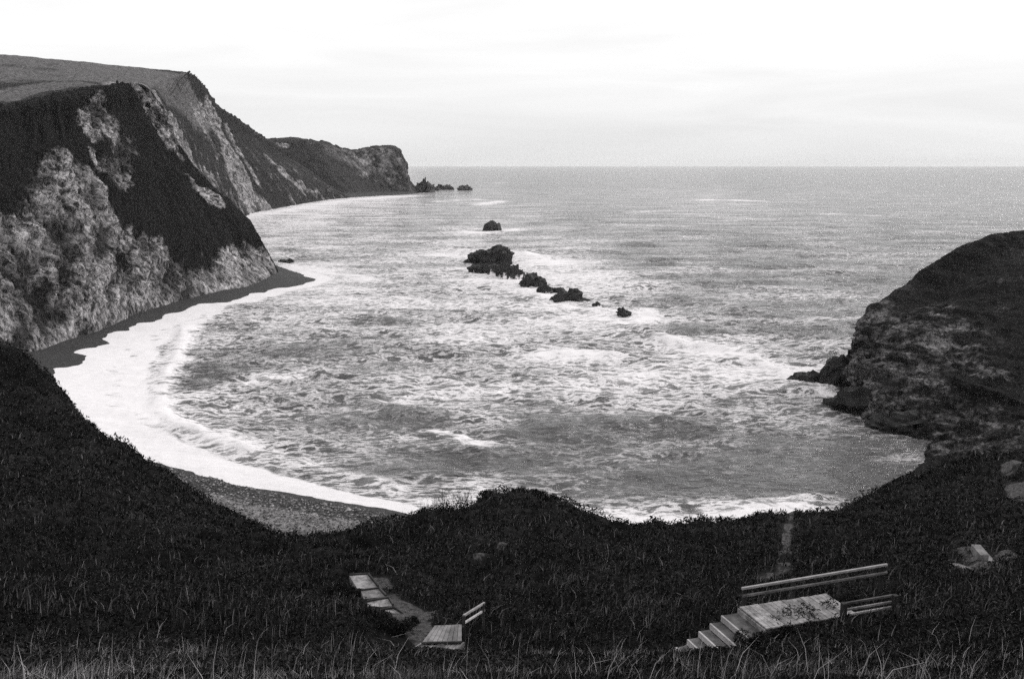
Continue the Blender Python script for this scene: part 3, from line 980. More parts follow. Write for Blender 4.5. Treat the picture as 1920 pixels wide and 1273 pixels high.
# ------------------------------------------------------------------ foreground hillside
CTRL = []
for a in [
    # (px, py, distance)
    (-200, 1273, 10), (0, 1273, 10), (480, 1273, 9), (960, 1273, 9), (1440, 1273, 9), (1920, 1273, 10), (2100, 1273, 10.5),
    (0, 1210, 15), (480, 1220, 14.5), (800, 1312, 11.5), (960, 1235, 14), (1250, 1302, 12), (1440, 1222, 14.5), (1700, 1200, 15.5), (1920, 1192, 16),
    (0, 1120, 25), (300, 1130, 25), (520, 1150, 25), (760, 1284, 20.5), (830, 1280, 20.5), (900, 1222, 24), (1060, 1190, 26), (1220, 1268, 21.3),
    (1300, 1266, 21), (1420, 1200, 22.3), (1560, 1144, 24.3), (1700, 1130, 27), (1920, 1120, 26),
    (640, 1150, 30), (735, 1163, 28.9), (700, 1127, 32), (662, 1084, 36.3), (672, 1140, 30.6), (640, 1100, 35), (500, 1100, 38), (300, 1060, 45), (100, 1010, 50), (0, 960, 55), (-200, 900, 60),
    (800, 1110, 36), (900, 1080, 40), (1000, 1110, 36), (1150, 1100, 37), (1300, 1090, 38), (1450, 1110, 33), (1600, 1080, 36), (1750, 1075, 36), (1900, 1060, 38),
    (400, 1000, 60), (200, 930, 68), (60, 850, 78), (-100, 760, 90), (560, 1060, 62), (650, 1068, 66),
    (-150, 690, 112), (0, 694, 106), (60, 708, 104), (115, 738, 101), (160, 800, 97), (235, 845, 94), (270, 872, 92), (350, 926, 88), (450, 982, 84), (530, 1018, 81), (600, 1062, 78),
    (760, 1058, 70), (800, 1022, 65), (840, 1000, 63), (900, 974, 62), (980, 946, 61), (1030, 958, 61), (1062, 1005, 63), (1110, 1042, 68), (950, 1010, 52), (700, 1068, 74),
    (1200, 1034, 72), (1300, 1018, 74), (1420, 1010, 77), (1500, 1000, 79), (1600, 955, 84), (1680, 918, 88), (1780, 895, 92), (1920, 882, 96), (2100, 855, 100),
    (1250, 1040, 55), (1500, 1030, 56), (1700, 990, 60), (1900, 960, 64), (2100, 940, 66),
]:
    CTRL.append(P(a[0], a[1], y=a[2]))
for px, y, z in [(-150, 124, 8), (0, 118, 7), (60, 116, 4), (115, 113, 1.5), (160, 109, 0), (235, 106, -.5), (270, 104, -.5), (350, 100, 0), (450, 97, 0), (600, 92, .5),
                 (0, 135, -4), (270, 120, -5), (600, 105, -4), (760, 88, 1.5), (900, 84, 2), (1030, 80, 2.5), (1100, 86, 2), (1300, 90, 2), (1500, 93, 1), (1700, 106, 1), (1920, 114, 4),
                 (900, 102, -3), (1300, 104, -4), (1600, 112, -3), (1900, 130, -2), (1030, 70, 8)]:
    CTRL.append(np.array([(px - 960) / FPX * y * 1.0, y, z]))
CTRL += [np.array(q, float) for q in [(0, 0, 38.2), (-6, 2, 38.1), (6, 2, 38.1), (-25, 0, 38.6), (25, 0, 38.6), (0, -12, 41), (-30, -12, 42), (30, -12, 42), (0, 4.5, 37.0), (-5, 5, 36.9), (5, 5, 36.9)]]
CTRL = np.array(CTRL)


def tps_fit(c):
    n = len(c)
    s = 40.0
    q = c[:, :2] / s
    d2 = ((q[:, None] - q[None]) ** 2).sum(2)
    K = 0.5 * d2 * np.log(d2 + 1e-12)
    K += np.eye(n) * 2e-4
    Pm = np.column_stack([np.ones(n), q])
    A = np.zeros((n + 3, n + 3))
    A[:n, :n] = K
    A[:n, n:] = Pm
    A[n:, :n] = Pm.T
    b = np.concatenate([c[:, 2], np.zeros(3)])
    sol = np.linalg.solve(A, b)

    def ev(xy):
        o = np.empty(len(xy))
        for i in range(0, len(xy), 20000):
            t = xy[i:i + 20000] / s
            dd = ((t[:, None] - q[None]) ** 2).sum(2)
            o[i:i + 20000] = (0.5 * dd * np.log(dd + 1e-12)) @ sol[:n] + sol[n] + t @ sol[n + 1:]
        return o
    return ev


ground_z = tps_fit(CTRL)
PATHS = [  # worn paths: survey points with a distance, half width
    ([(700, 1082, 36), (712, 1100, 34), (722, 1125, 32), (760, 1145, 30), (790, 1165, 28.5)], .55),
    ([(745, 1158, 28.6), (775, 1172, 27.2), (800, 1186, 25.6)], .5),
    ([(1468, 1095, 33), (1470, 1060, 42), (1474, 1030, 55), (1480, 1005, 72)], .28),
    ([(1480, 998, 76), (1500, 994, 78), (1530, 990, 79)], 1.0), ([(1500, 985, 80), (1600, 955, 84)], .7),
    ([(1810, 1060, 40), (1830, 1080, 36), (1850, 1110, 30)], .5), ([(1880, 1065, 38), (1915, 1085, 34)], .7),
    ([(1590, 1110, 28), (1640, 1118, 27)], .35), ([(1770, 1075, 37), (1820, 1100, 31)], .4),
    ([(970, 1170, 29), (1030, 1160, 30)], .7), ([(1860, 912, 90), (1900, 920, 88)], .9), ([(1890, 940, 78), (1915, 990, 64)], .8),
    ([(880, 1085, 40), (960, 1050, 48)], .3), ([(1390, 1100, 34), (1440, 1090, 35)], .5), ([(1260, 1130, 33), (1290, 1118, 34)], .5),
]
PATHS = [([P(a, b, y=c)[:2] for a, b, c in ln], wd) for ln, wd in PATHS]
STAIR_LINES = []


def path_mask(xy):
    m = np.zeros(len(xy))
    for ln, wd in PATHS:
        m = np.maximum(m, smooth(1.8, 0.6, polydist(xy, np.array(ln)) / wd))
    p3 = np.column_stack([xy, np.zeros(len(xy))])
    return np.clip(m * (.6 + 1.5 * fbm(p3, 1.3, 3) + 1.2 * fbm(p3, 4, 2)), 0, 1)


def step_dist(xy, first=99):
    d = np.full(len(xy), 9.0)
    for ln, wd in STAIR_LINES[:first]:
        d = np.minimum(d, polydist(xy, ln) - wd)
    return d


def ground(xy):
    p3 = np.column_stack([xy, np.zeros(len(xy))])
    r = np.hypot(xy[:, 0], xy[:, 1])
    sd_ = step_dist(xy)
    z = ground_z(xy) - .3 * smooth(.5, -.1, step_dist(xy, 3))
    amp = smooth(3, 60, r)
    hum = np.clip(.25 - np.abs(fbm(p3, 4.6, 2)), -.3, .25) * 3.4 + fbm(p3, 1.5, 2) * .6
    return z + hum * smooth(18, 45, r) * smooth(.3, 2.0, sd_) + fbm(p3, 9.0, 3) * 0.7 * amp + fbm(p3, 2.6, 3) * 0.4 * amp + fbm(p3, .9, 2) * .12 + fbm(p3, 3.6, 3) * .6 * smooth(6, 12, r) * smooth(30, 18, r) * smooth(.2, 1.5, sd_)


def build_hillside():
    nu, nv = 380, 340
    th = np.linspace(R(-42), R(42), nu)
    r = np.geomspace(2.6, 150, nv)
    TH, RR = np.meshgrid(th, r, indexing='ij')
    xy = np.stack([(RR * np.sin(TH)).ravel(), (RR * np.cos(TH)).ravel()], 1)
    z = ground(xy)
    o = mesh_obj('hillside', np.column_stack([xy, z]), grid_faces(nu, nv)[:, ::-1], MAT_SIDE, attrs={'path': path_mask(xy)})
    tag(o, kind='structure')


# ------------------------------------------------------------------ rocks in the sea
import bmesh


def rock_mesh(name, size, seed, mat, jag=0.35, wash=0.0, sub=4, flat=0.0):
    bm = bmesh.new()
    bmesh.ops.create_icosphere(bm, subdivisions=sub, radius=1.0)
    v = np.array([q.co[:] for q in bm.verts])
    f = np.array([[q.index for q in t.verts] for t in bm.faces])
    bm.free()
    o = seed * 13.7
    d = 1 + jag * (1.5 * fbm(v + o, 0.9, 2) + 1.1 * fbm(v + o, 0.42, 3, ridged=True) - 0.1) + jag * .5 * fbm(v + o, .15, 2)
    v = v * (d + jag * (1.1 * cells(v + o, .55) + .6 * cells(v + o, .27)))[:, None]
    v[:, 2] = np.sign(v[:, 2]) * np.abs(v[:, 2]) ** (1 - flat)
    v[:, 2] = np.where(v[:, 2] < 0, v[:, 2] * .4, v[:, 2])
    v[:, :2] *= (1.08 - 0.12 * np.clip(v[:, 2:3], 0, 1))
    v = v * np.array(size)
    wa = np.clip(wash * (0.35 + 1.3 * smooth(size[2] * .85, 0, v[:, 2])), 0, 1)
    return v, f, wa


def sea_rock(label, px, py, wpx, hpx, seed, mat=None, wash=0.0, jag=0.42, depth=0.8, flat=0.0, name='sea_rock', group='rocks standing in the bay', cat='rock', z=0.0, rot=0.0, sub=4):
    base = P(px, py, z=z)
    m = math.sqrt(base[1] ** 2 + base[0] ** 2 + (EYE - z) ** 2) / FPX
    size = (wpx * m / 1.9, wpx * m / 1.9 * depth, hpx * m)
    v, f, wa = rock_mesh(name, size, seed, mat, jag, wash, sub, flat)
    c, s_ = math.cos(rot), math.sin(rot)
    v = np.stack([v[:, 0] * c - v[:, 1] * s_, v[:, 0] * s_ + v[:, 1] * c, v[:, 2]], 1)
    o = mesh_obj(name, v, f, mat or MAT_ROCK, attrs={'wash': wa}, smooth_shade=False)
    o.location = base
    return tag(o, label, cat, group)


sea_rock('dark domed rock standing alone farthest out in the bay', 922, 435, 29, 19, 1, jag=.22)
sea_rock('largest jagged black rock at the head of the reef', 926, 495, 56, 27, 41, depth=.6, jag=.5, flat=.4, wash=.12)
sea_rock('small pointed rock just left of the largest reef rock', 889, 494, 24, 16, 3, wash=.1)
sea_rock('low dark shelf at the foot of the largest reef rock', 908, 510, 60, 15, 4, depth=.45, wash=.22, flat=.2, rot=-.45)
sea_rock('ledge streaming with white water below the largest reef rock', 944, 519, 44, 22, 5, depth=.5, wash=.36, rot=-.4)
sea_rock('small rock half hidden in spray mid-reef', 966, 523, 30, 19, 6, wash=.34, depth=.6)
sea_rock('blocky black rock in the middle of the reef', 997, 535, 38, 19, 7, wash=.15, flat=.2)
sea_rock('small thin rock poking up left of the blocky reef rock', 980, 519, 9, 9, 31, wash=.1)
sea_rock('short dark rock with foam running off beside the broad reef rock', 1022, 551, 22, 15, 8, wash=.3)
sea_rock('flat broken rock washed by foam behind the broad reef rock', 1042, 551, 34, 11, 9, wash=.33)
sea_rock('broad black rock near the seaward right end of the reef', 1066, 565, 46, 22, 10, wash=.1, depth=.6)
sea_rock('thin low sliver of rock right of the broad reef rock', 1096, 563, 16, 3.5, 32, wash=.1)
sea_rock('tiny rock almost awash between the broad rock and the last one', 1119, 574, 14, 6, 11, wash=.3)
sea_rock('small craggy rock alone at the right end of the reef', 1169, 592, 24, 11, 12, jag=.55, wash=.15)
sea_rock('low flat rock just off the tip of the shingle spit', 532, 494, 20, 5, 13, wash=.1, group='low rocks off the spit')
sea_rock('outer low flat rock off the tip of the shingle spit', 543, 491, 12, 4.5, 14, wash=.1, group='low rocks off the spit')
sea_rock('high rock at the toe of the far headland', 797, 361, 26, 19, 15, MAT_FARROCK, group='rocks off the far headland')
sea_rock('low rock beside the high toe rock of the far headland', 812, 358, 18, 8, 16, MAT_FARROCK, group='rocks off the far headland')
sea_rock('second rock out from the far headland', 826, 356, 14, 8, 17, MAT_FARROCK, group='rocks off the far headland')
sea_rock('third rock out from the far headland', 841, 356, 14, 7.5, 18, MAT_FARROCK, group='rocks off the far headland')
sea_rock('outermost rock off the far headland', 872, 357, 22, 8, 19, MAT_FARROCK, group='rocks off the far headland')
sea_rock('square black rock at the foot of the right headland', 1570, 727, 58, 50, 20, MAT_LEDGE, flat=.45, depth=.8, jag=.3, group='black ledges under the right headland')
sea_rock('long low black ledge pointing left into the foam from the right headland', 1528, 722, 76, 24, 21, MAT_LEDGE, depth=.6, jag=.35, group='black ledges under the right headland', rot=-.25)
sea_rock('dark wet ledge along the waterline below the right headland', 1610, 768, 90, 34, 23, MAT_LEDGE, depth=.5, jag=.35, group='black ledges under the right headland', rot=-.75)
sea_rock('dark wet ledge nearest the camera below the right headland', 1690, 808, 90, 28, 24, MAT_LEDGE, depth=.6, jag=.35, group='black ledges under the right headland', rot=-.5)
sea_rock('left one of two pale stones on the shingle', 583, 968, 7, 4, 25, MAT_STONE, group='pale stones on the beach', name='beach_stone', cat='stone', z=1.6, sub=3)
sea_rock('right one of two pale stones on the shingle', 590, 966, 9, 4, 26, MAT_STONE, group='pale stones on the beach', name='beach_stone', cat='stone', z=1.6, sub=3)

# ------------------------------------------------------------------ timber steps, decks and rails
UP = np.array([0, 0, 1.0])


def unit(v):
    return v / np.linalg.norm(v)


BOXF = np.array([[0, 3, 2, 1], [4, 5, 6, 7], [0, 1, 5, 4], [1, 2, 6, 5], [2, 3, 7, 6], [3, 0, 4, 7]])


def box8(b, t, name, mat, parent):
    """box from four bottom and four top corners"""
    v = np.array(list(b) + list(t))
    return mesh_obj(name, v, BOXF, mat, parent, smooth_shade=False)


def bar(p, q, wd, ht, name, mat, parent, side=None):
    d = unit(q - p)
    s_ = unit(np.cross(d, UP)) if side is None else side
    u = unit(np.cross(s_, d))
    a, b = s_ * wd / 2, u * ht / 2
    return box8([p - a - b, p + a - b, q + a - b, q - a - b], [p - a + b, p + a + b, q + a + b, q - a + b], name, mat, parent)


def slab(c, ex, ey, th, name, mat, parent):
    """board with top corner c, edges ex and ey, thickness th"""
    t = [c, c + ex, c + ex + ey, c + ey]
    if np.cross(ex, ey)[2] < 0:
        t = [t[0], t[3], t[2], t[1]]
    return box8([q - UP * th for q in t], t, name, mat, parent)


def gz(p):
    return float(ground(np.array([[p[0], p[1]]]))[0])


rr = random.Random(5)
# --- upper landing on the right
ZD = 29.05
A = P(1386, 1137, z=ZD)
B = P(1545, 1113, z=ZD)
Cn = P(1428, 1174, z=ZD)
eL = unit(B - A)                       # along the landing, up-slope to the right
eW = unit(Cn - A - eL * ((Cn - A) @ eL))   # across it, towards the viewer
LEN, WID = float(np.linalg.norm(B - A)) + .1, 1.25
land = tag(empty('timber_landing', A), 'pale slatted timber landing at the head of the right-hand steps', 'landing')
pw = 0.135
for k in range(int(LEN / pw)):
    j = rr.uniform(-.012, .012)
    slab(A + eL * (k * pw + .006) + eW * j + UP * rr.uniform(-.004, .004), eL * (pw - .012), eW * WID, .035, 'plank', MAT_WOOD, land)
for s_ in (0.08, WID - .08):
    bar(A + eW * s_ - UP * .115, A + eL * LEN + eW * s_ - UP * .115, .07, .15, 'bearer', MAT_WOOD_DK, land)
for a_ in (0.15, LEN - .2):
    for s_ in (0.08, WID - .08):
        q = A + eL * a_ + eW * s_
        bar(np.array([q[0], q[1], gz(q) - .4]), q - UP * .2, .11, .11, 'leg', MAT_POST, land, side=eL)
slab(A - eL * .045 - UP * .04, eL * .04, eW * WID, .19, 'fascia', MAT_WOOD, land)
# --- flight going down to the left
flight = tag(empty('timber_steps', A - eL * .4), 'flight of timber steps going down left from the pale landing', 'steps')
q = A - eL * .045
rise, tread = .165, .31
dn = -eL
NS = 11
for k in range(NS):
    tr = .47 if k == 0 else tread
    z0 = -rise * (k + 1)
    slab(q + UP * z0, dn * (tr - .05), eW * WID, .05, 'tread', MAT_WOOD_DK, flight)
    slab(q + dn * (tr - .047) + UP * (z0 + .004), dn * .045, eW * WID, .15, 'nosing', MAT_RAIL, flight)
    q = q + dn * tr
FL_END = q + UP * (-rise * NS)
for s_ in (-.03, WID + .03):
    bar(A + eW * s_ - UP * .32 + dn * .05, q + eW * s_ + UP * (-rise * NS - .12), .05, .22, 'stringer', MAT_WOOD_DK, flight)
STAIR_LINES.append((np.array([(A + eW * WID / 2 + eL * LEN)[:2], (q + eW * WID / 2)[:2]]), 0.85))
# --- far handrail
r0, r1 = P(1391, 1103, y=A[1] + .1), P(1663, 1058, y=B[1] + 1.75)
rail = tag(empty('handrail', r0 - UP * 1.2), 'long pale two-bar handrail along the far side of the landing', 'handrail')
bar(r0, r1, .06, .055, 'rail', MAT_RAIL, rail)
lo0, lo1 = P(1393, 1117, y=A[1] + .1), P(1663, 1073, y=B[1] + 1.75)
bar(lo0, lo1, .05, .055, 'rail', MAT_WOOD_DK, rail)
for t in (.02, .34, .66, .97):
    q = r0 + (r1 - r0) * t
    bar(np.array([q[0], q[1] + .07, gz(q) - .4]), q - UP * .03 + np.array([0, .07, 0]), .09, .09, 'post', MAT_POST, rail, side=eL)
# --- near fence beside the landing
n0 = A + eL * (LEN * .80) + eW * (WID + .1) + UP * .36
n1 = n0 + eL * 1.5 + UP * .02
fen = tag(empty('short_fence', n0 - UP * .9), 'short low three-rail fence at the near right end of the landing', 'fence')
for dz, mt in ((0.02, MAT_WOOD_DK), (-.15, MAT_WOOD), (-.29, MAT_WOOD)):
    bar(n0 + UP * dz, n1 + UP * dz, .045, .05, 'rail', mt, fen)
for q, hh in ((n0, .07), (n1, .05)):
    bar(np.array([q[0], q[1] - .06, gz(q) - .4]), q + UP * hh + np.array([0, -.06, 0]), .12, .12, 'post', MAT_POST, fen, side=eL)

# --- lower landing at the bottom centre
ZL = 27.75
a0 = P(815, 1172, z=ZL)
b0 = P(866, 1170, z=ZL)
c0 = P(866, 1203, z=ZL)
d0 = P(790, 1205, z=ZL)
low = tag(empty('lower_landing', a0), 'worn timber landing low in the centre, below the foreground grass', 'landing')


def quad_slab(c, th, name, mat, parent):
    n_ = np.cross(c[1] - c[0], c[2] - c[0])
    if n_[2] < 0:
        c = c[::-1]
    return box8([q - UP * th for q in c], c, name, mat, parent)


for k in range(8):
    t0, t1 = k / 8 + .006, (k + 1) / 8 - .006
    quad_slab([a0 + (b0 - a0) * t0, a0 + (b0 - a0) * t1, d0 + (c0 - d0) * t1, d0 + (c0 - d0) * t0], .04, 'plank', MAT_WORN, low)
e0, f0 = P(760, 1240, z=ZL - .02), P(832, 1238, z=ZL - .02)
for k in range(8):
    t0, t1 = k / 8 + .006, (k + 1) / 8 - .006
    g0, g1 = d0 - UP * .04, c0 - UP * .04
    quad_slab([g0 + (g1 - g0) * t0 + np.array([0, -.05, 0]), g0 + (g1 - g0) * t1 + np.array([0, -.05, 0]), e0 + (f0 - e0) * t1, e0 + (f0 - e0) * t0], .04, 'plank', MAT_WORN, low)
bar(d0 + UP * .015 + np.array([0, -.022, 0]), c0 + UP * .015 + np.array([0, -.022, 0]), .04, .05, 'edge_board', MAT_POST, low)
bar(f0 + np.array([.05, 0, -.05]), c0 + np.array([.05, 0, -.05]), .05, .1, 'edge_board', MAT_WOOD_DK, low)
for q in (a0, b0, d0):
    bar(np.array([q[0], q[1], gz(q) - .4]), q - UP * .06, .1, .1, 'leg', MAT_POST, low, side=np.array([1., 0, 0]))
STAIR_LINES.append((np.array([((a0 + b0) / 2)[:2], ((e0 + f0) / 2)[:2]]), 0.62))
# steps from it down to the left
lf = tag(empty('lower_steps', a0), 'few narrow steps leaving the lower landing to the left', 'steps')
dl = unit(P(770, 1178, z=ZL) - a0)
dl = unit(np.array([dl[0], dl[1], 0]))
wl = unit(np.array([.62, 1.0, 0]))
for k in range(5):
    slab(a0 + dl * (k * .27) + np.array([.16, -.45, 0]) - UP * (.13 * (k + 1)), dl * .25, wl * .95, .05, 'tread', MAT_WOOD_DK, lf)
    slab(a0 + dl * (k * .27 + .25) + np.array([.16, -.45, 0]) - UP * (.13 * (k + 1) - .004), dl * .03, wl * .95, .12, 'nosing', MAT_RAIL, lf)
STAIR_LINES.append((np.array([a0[:2], (a0 + dl * 1.4)[:2]]), 0.6))
# its handrail
h0, h1 = P(869, 1154, y=b0[1] + .2), P(908, 1130, y=b0[1] + 1.7)
hr = tag(empty('short_handrail', h0 - UP), 'short pale two-bar handrail rising right from the lower landing', 'handrail')
bar(h0, h1, .05, .055, 'rail', MAT_RAIL, hr)
bar(h0 - UP * .22, h1 - UP * .22, .045, .05, 'rail', MAT_RAIL, hr)
for t in (.02, .95):
    q = h0 + (h1 - h0) * t
    bar(np.array([q[0], q[1] - .06, gz(q) - .4]), q + UP * .03 + np.array([0, -.06, 0]), .08, .08, 'post', MAT_POST, hr, side=np.array([1., 0, 0]))
# --- terraced path steps going down to the beach
tp = tag(empty('terraced_steps', P(690, 1110, y=33.5)), 'pale terraced gravel steps going down towards the beach, left of centre', 'steps')
terr = [((703, 1157), (757, 1154), (738, 1141), (712, 1146), 29.6), ((690, 1141), (735, 1135), (727, 1122), (688, 1129), 30.6), ((682, 1122), (722, 1118), (709, 1104), (677, 1108), 32.0),
        ((672, 1106), (707, 1100), (689, 1077), (655, 1079), 34.0)]
for nl, nr, fr, fl, yy in terr:
    z = P(*nl, y=yy)[2]
    cs = [P(*nl, z=z), P(*nr, z=z), P(*fr, z=z), P(*fl, z=z)]
    quad_slab(cs, .5, 'terrace', MAT_GRAVEL, tp)
    bar(cs[3] + UP * .02 + np.array([0, .04, 0]), cs[2] + UP * .02 + np.array([0, .04, 0]), .05, .08, 'riser_board', MAT_POST, tp)
    bar(cs[1] + np.array([.04, 0, .02]), cs[2] + np.array([.04, 0, .02]), .05, .12, 'side_board', MAT_POST, tp)
    STAIR_LINES.append((np.array([((cs[0] + cs[1]) / 2)[:2], ((cs[2] + cs[3]) / 2)[:2]]), 0.36))


build_hillside()


# (the hillside above is built once every step is known, so that the ground lies under them)
es = tag(empty('earth_steps', P(1840, 1085, y=34)), 'worn pale earth steps climbing the slope at the far right', 'steps')
for (x0, y0), (x1, y1), wd_ in [((1786, 1088), (1812, 1116), 9), ((1806, 1078), (1838, 1106), 10), ((1826, 1062), (1856, 1092), 9), ((1872, 1060), (1922, 1092), 13), ((1890, 1052), (1940, 1078), 9)]:
    d_ = 38 - (y0 - 1055) * .14
    p0, p1 = P(x0, y0, y=d_), P(x1, y1, y=d_ - 1.6)
    p0[2], p1[2] = gz(p0) + .2, gz(p1) + .2
    sd_v = unit(np.cross(unit(p1 - p0), UP)) * wd_ * .019
    cs = [p0 - sd_v, p0 + sd_v, p1 + sd_v, p1 - sd_v]
    quad_slab(cs, .5, 'tread', MAT_WORN, es)

# ------------------------------------------------------------------ plants on the hillside
def clear_of_steps(xy, extra=0.0):
    k = np.ones(len(xy), bool)
    for ln, wd in STAIR_LINES:
        k &= polydist(xy, ln) > wd + extra
    return k


def blades(xy, z, length, width, tone, rs, lean=0.35):
    n = len(xy)
    a = rs.uniform(0, 2 * np.pi, n)
    la = rs.normal(0.4, 1.3, n)
    ln = np.abs(rs.normal(lean, .28, n))
    side = np.stack([np.cos(a), np.sin(a), np.zeros(n)], 1) * (width / 2)[:, None]
    ld = np.stack([np.cos(la), np.sin(la) * .6, np.zeros(n)], 1)
    b = np.column_stack([xy, z - .02])
    m = b + ld * (length * ln * .35)[:, None] + UP * (length * .55)[:, None]
    t = b + ld * (length * ln)[:, None] + UP * (length * (1 - .25 * ln))[:, None]
    v = np.stack([b - side, b + side, m - side * .7, m + side * .7, t], 1).reshape(-1, 3)
    i = np.arange(n) * 5
    f = np.concatenate([np.stack([i, i + 1, i + 3], 1), np.stack([i, i + 3, i + 2], 1), np.stack([i + 2, i + 3, i + 4], 1)])
    return v, f, np.repeat(tone, 5)


def build_plants():
    rs = np.random.default_rng(11)
    # long grass of the near slope
    n = 190000
    th = rs.uniform(R(-38), R(38), n)
    r = 4.5 * (44 / 4.5) ** (rs.random(n) ** .8)
    xy = np.stack([r * np.sin(th), r * np.cos(th)], 1)
    p3 = np.column_stack([xy, np.zeros(n)])
    tuft = fbm(p3, 1.1, 3)
    keep = clear_of_steps(xy) & (path_mask(xy) < .4) & (rs.random(n) < .55 + 1.2 * tuft + .25)
    xy, r, tuft = xy[keep], r[keep], tuft[keep]
    n = len(xy)
    z = ground(xy)
    near_steps = np.where(clear_of_steps(xy, .9), 1.0, .55)
    ln = (0.05 + 0.14 * rs.random(n) ** 3 + .40 * np.clip(tuft + .8 * fbm(np.column_stack([xy, z]), 4.0, 2), 0, 1)) * near_steps
    tall = rs.random(n) < .006
    ln[tall] = rs.uniform(.25, .55, tall.sum())
    pat = fbm(np.column_stack([xy, z]), 3.5, 3)
    tone = np.clip(rs.random(n) ** 3 * (.4 + 2.0 * tuft + 2.4 * pat + .5 * smooth(20, 8, r)) * (1 - .8 * smooth(15, 28, r)), .0, 1)
    tone[tall] = rs.uniform(.5, 1, tall.sum())
    v, f, t = blades(xy, z, ln, .003 + .0005 * r, tone, rs, .42)
    o = mesh_obj('grass', v, f, MAT_GRASS, attrs={'tone': t})
    tag(o, 'long rough dry grass covering the near slope', 'grass', kind='stuff')
    # scrub: layers of small leaves and stems over the rest of the slope
    n = 560000
    th = rs.uniform(R(-37), R(37), n)
    r = 6.5 * (118 / 6.5) ** rs.random(n) ** .85
    xy = np.stack([r * np.sin(th), r * np.cos(th)], 1)
    p3 = np.column_stack([xy, np.zeros(n)])
    bush = fbm(p3, 5.5, 3) + .6 * fbm(p3, 1.6, 2)
    z = ground(xy)
    keep = clear_of_steps(xy, .15) & (path_mask(xy) < .35) & (z > 3.0)
    xy, r, bush, z = xy[keep], r[keep], bush[keep], z[keep]
    n = len(xy)
    hmax = np.clip(.18 + 1.1 * bush, .1, .75) * np.where(clear_of_steps(xy, 1.2), 1, .3) * smooth(13, 32, r) + .10
    zz = z + hmax * rs.random(n) ** .7 * np.where(r < 16, .5, 1)
    sz = (.016 + .0018 * r) * rs.uniform(.5, 1.6, n)
    a = rs.normal(size=(n, 3))
    a /= np.linalg.norm(a, axis=1)[:, None]
    b = np.cross(a, rs.normal(size=(n, 3)))
    b /= np.linalg.norm(b, axis=1)[:, None]
    c = np.column_stack([xy, zz])
    v = np.stack([c - a * sz[:, None] * .9, c + b * sz[:, None] * .5, c + a * sz[:, None] * .9], 1).reshape(-1, 3)
    i = np.arange(n) * 3
    f = np.stack([i, i + 1, i + 2], 1)
    pale = smooth(.02, .3, fbm(np.column_stack([xy, z]), 7.0, 3)) * smooth(.0, .35, rs.random(n))
    tone = np.clip(rs.random(n) ** 3 * (.25 + .7 * bush + 2.6 * pale), 0, 1)
    o = mesh_obj('scrub', v, f, MAT_SCRUB, attrs={'tone': np.repeat(tone, 3)}, smooth_shade=False)
    tag(o, 'dark tangled scrub and heather over the middle of the slope', 'scrub', kind='stuff')
    # thin upright stems showing pale through the scrub
    n = 45000
    th = rs.uniform(R(-37), R(37), n)
    r = 22 * (105 / 22.) ** rs.random(n)
    xy = np.stack([r * np.sin(th), r * np.cos(th)], 1)
    z = ground(xy)
    keep = clear_of_steps(xy, .1) & (path_mask(xy) < .4) & (z > 3.0)
    xy, r, z = xy[keep], r[keep], z[keep]
    n = len(xy)
    v, f, t = blades(xy, z, rs.uniform(.2, .6, n) * np.where(clear_of_steps(xy, 1.0), 1, .4), .008 + .0008 * r, np.clip(rs.random(n) ** 5 * .5, .0, 1), rs)
    o = mesh_obj('tall_stems', v, f, MAT_GRASS, attrs={'tone': t})
    tag(o, 'thin dry stems standing through the dark scrub', 'grass', kind='stuff')


build_plants()


def tube(path, rad):
    """three-sided tapering twig"""
    v, f = [], []
    for k, (p, r_) in enumerate(zip(path, rad)):
        for j in range(3):
            a = j * 2.094
            v.append(p + np.array([math.cos(a), math.sin(a), 0]) * r_)
        if k:
            o = (k - 1) * 3
            for j in range(3):
                f.append([o + j, o + (j + 1) % 3, o + 3 + (j + 1) % 3, o + 3 + j])
    return v, f


def bare_shrub(label, px, py, y, h, seed):
    base = P(px, py, y=y)
    base[2] = gz(base) - .1
    r_ = random.Random(seed)
    root = tag(empty('bare_shrub', base), label, 'shrub', 'leafless shrubs on the mound')
    for s_ in range(9):
        V, F = [], []

        def grow(p, d, ln, rad, lvl):
            pts, rads = [p], [rad]
            for k in range(3):
                d = unit(d + np.array([r_.gauss(0, .22), r_.gauss(0, .22), .08]))
                p = p + d * ln / 3
                pts.append(p)
                rads.append(rad * (1 - .25 * (k + 1)))
                if lvl < 3 and k > 0 or lvl == 1:
                    for _ in range(1 if lvl else 2):
                        grow(p, unit(d + np.array([r_.gauss(0, .6), r_.gauss(0, .6), .2])), ln * .6, rad * .6, lvl + 1)
            v, f = tube(pts, rads)
            o = len(V)
            V.extend(v)
            F.extend([[q + o for q in t] for t in f])
        grow(base, unit(np.array([r_.gauss(0, .45), r_.gauss(0, .3), 1.0])), h * r_.uniform(.45, .65), .028, 0)
        mesh_obj('stem', np.array(V), np.array(F), MAT_TWIG, root, attrs={'tone': np.full(len(V), r_.random())})


bare_shrub('leafless twiggy shrub at the left end of the mound, against the foam', 815, 1000, 64, 2.2, 1)
bare_shrub('leafless twiggy shrub second from the left on the mound', 842, 992, 63, 2.4, 2)
bare_shrub('leafless twiggy shrub on the left shoulder of the mound', 868, 985, 62, 2.3, 3)
bare_shrub('leafless twiggy shrub just left of the mound top', 900, 962, 62, 1.4, 4)


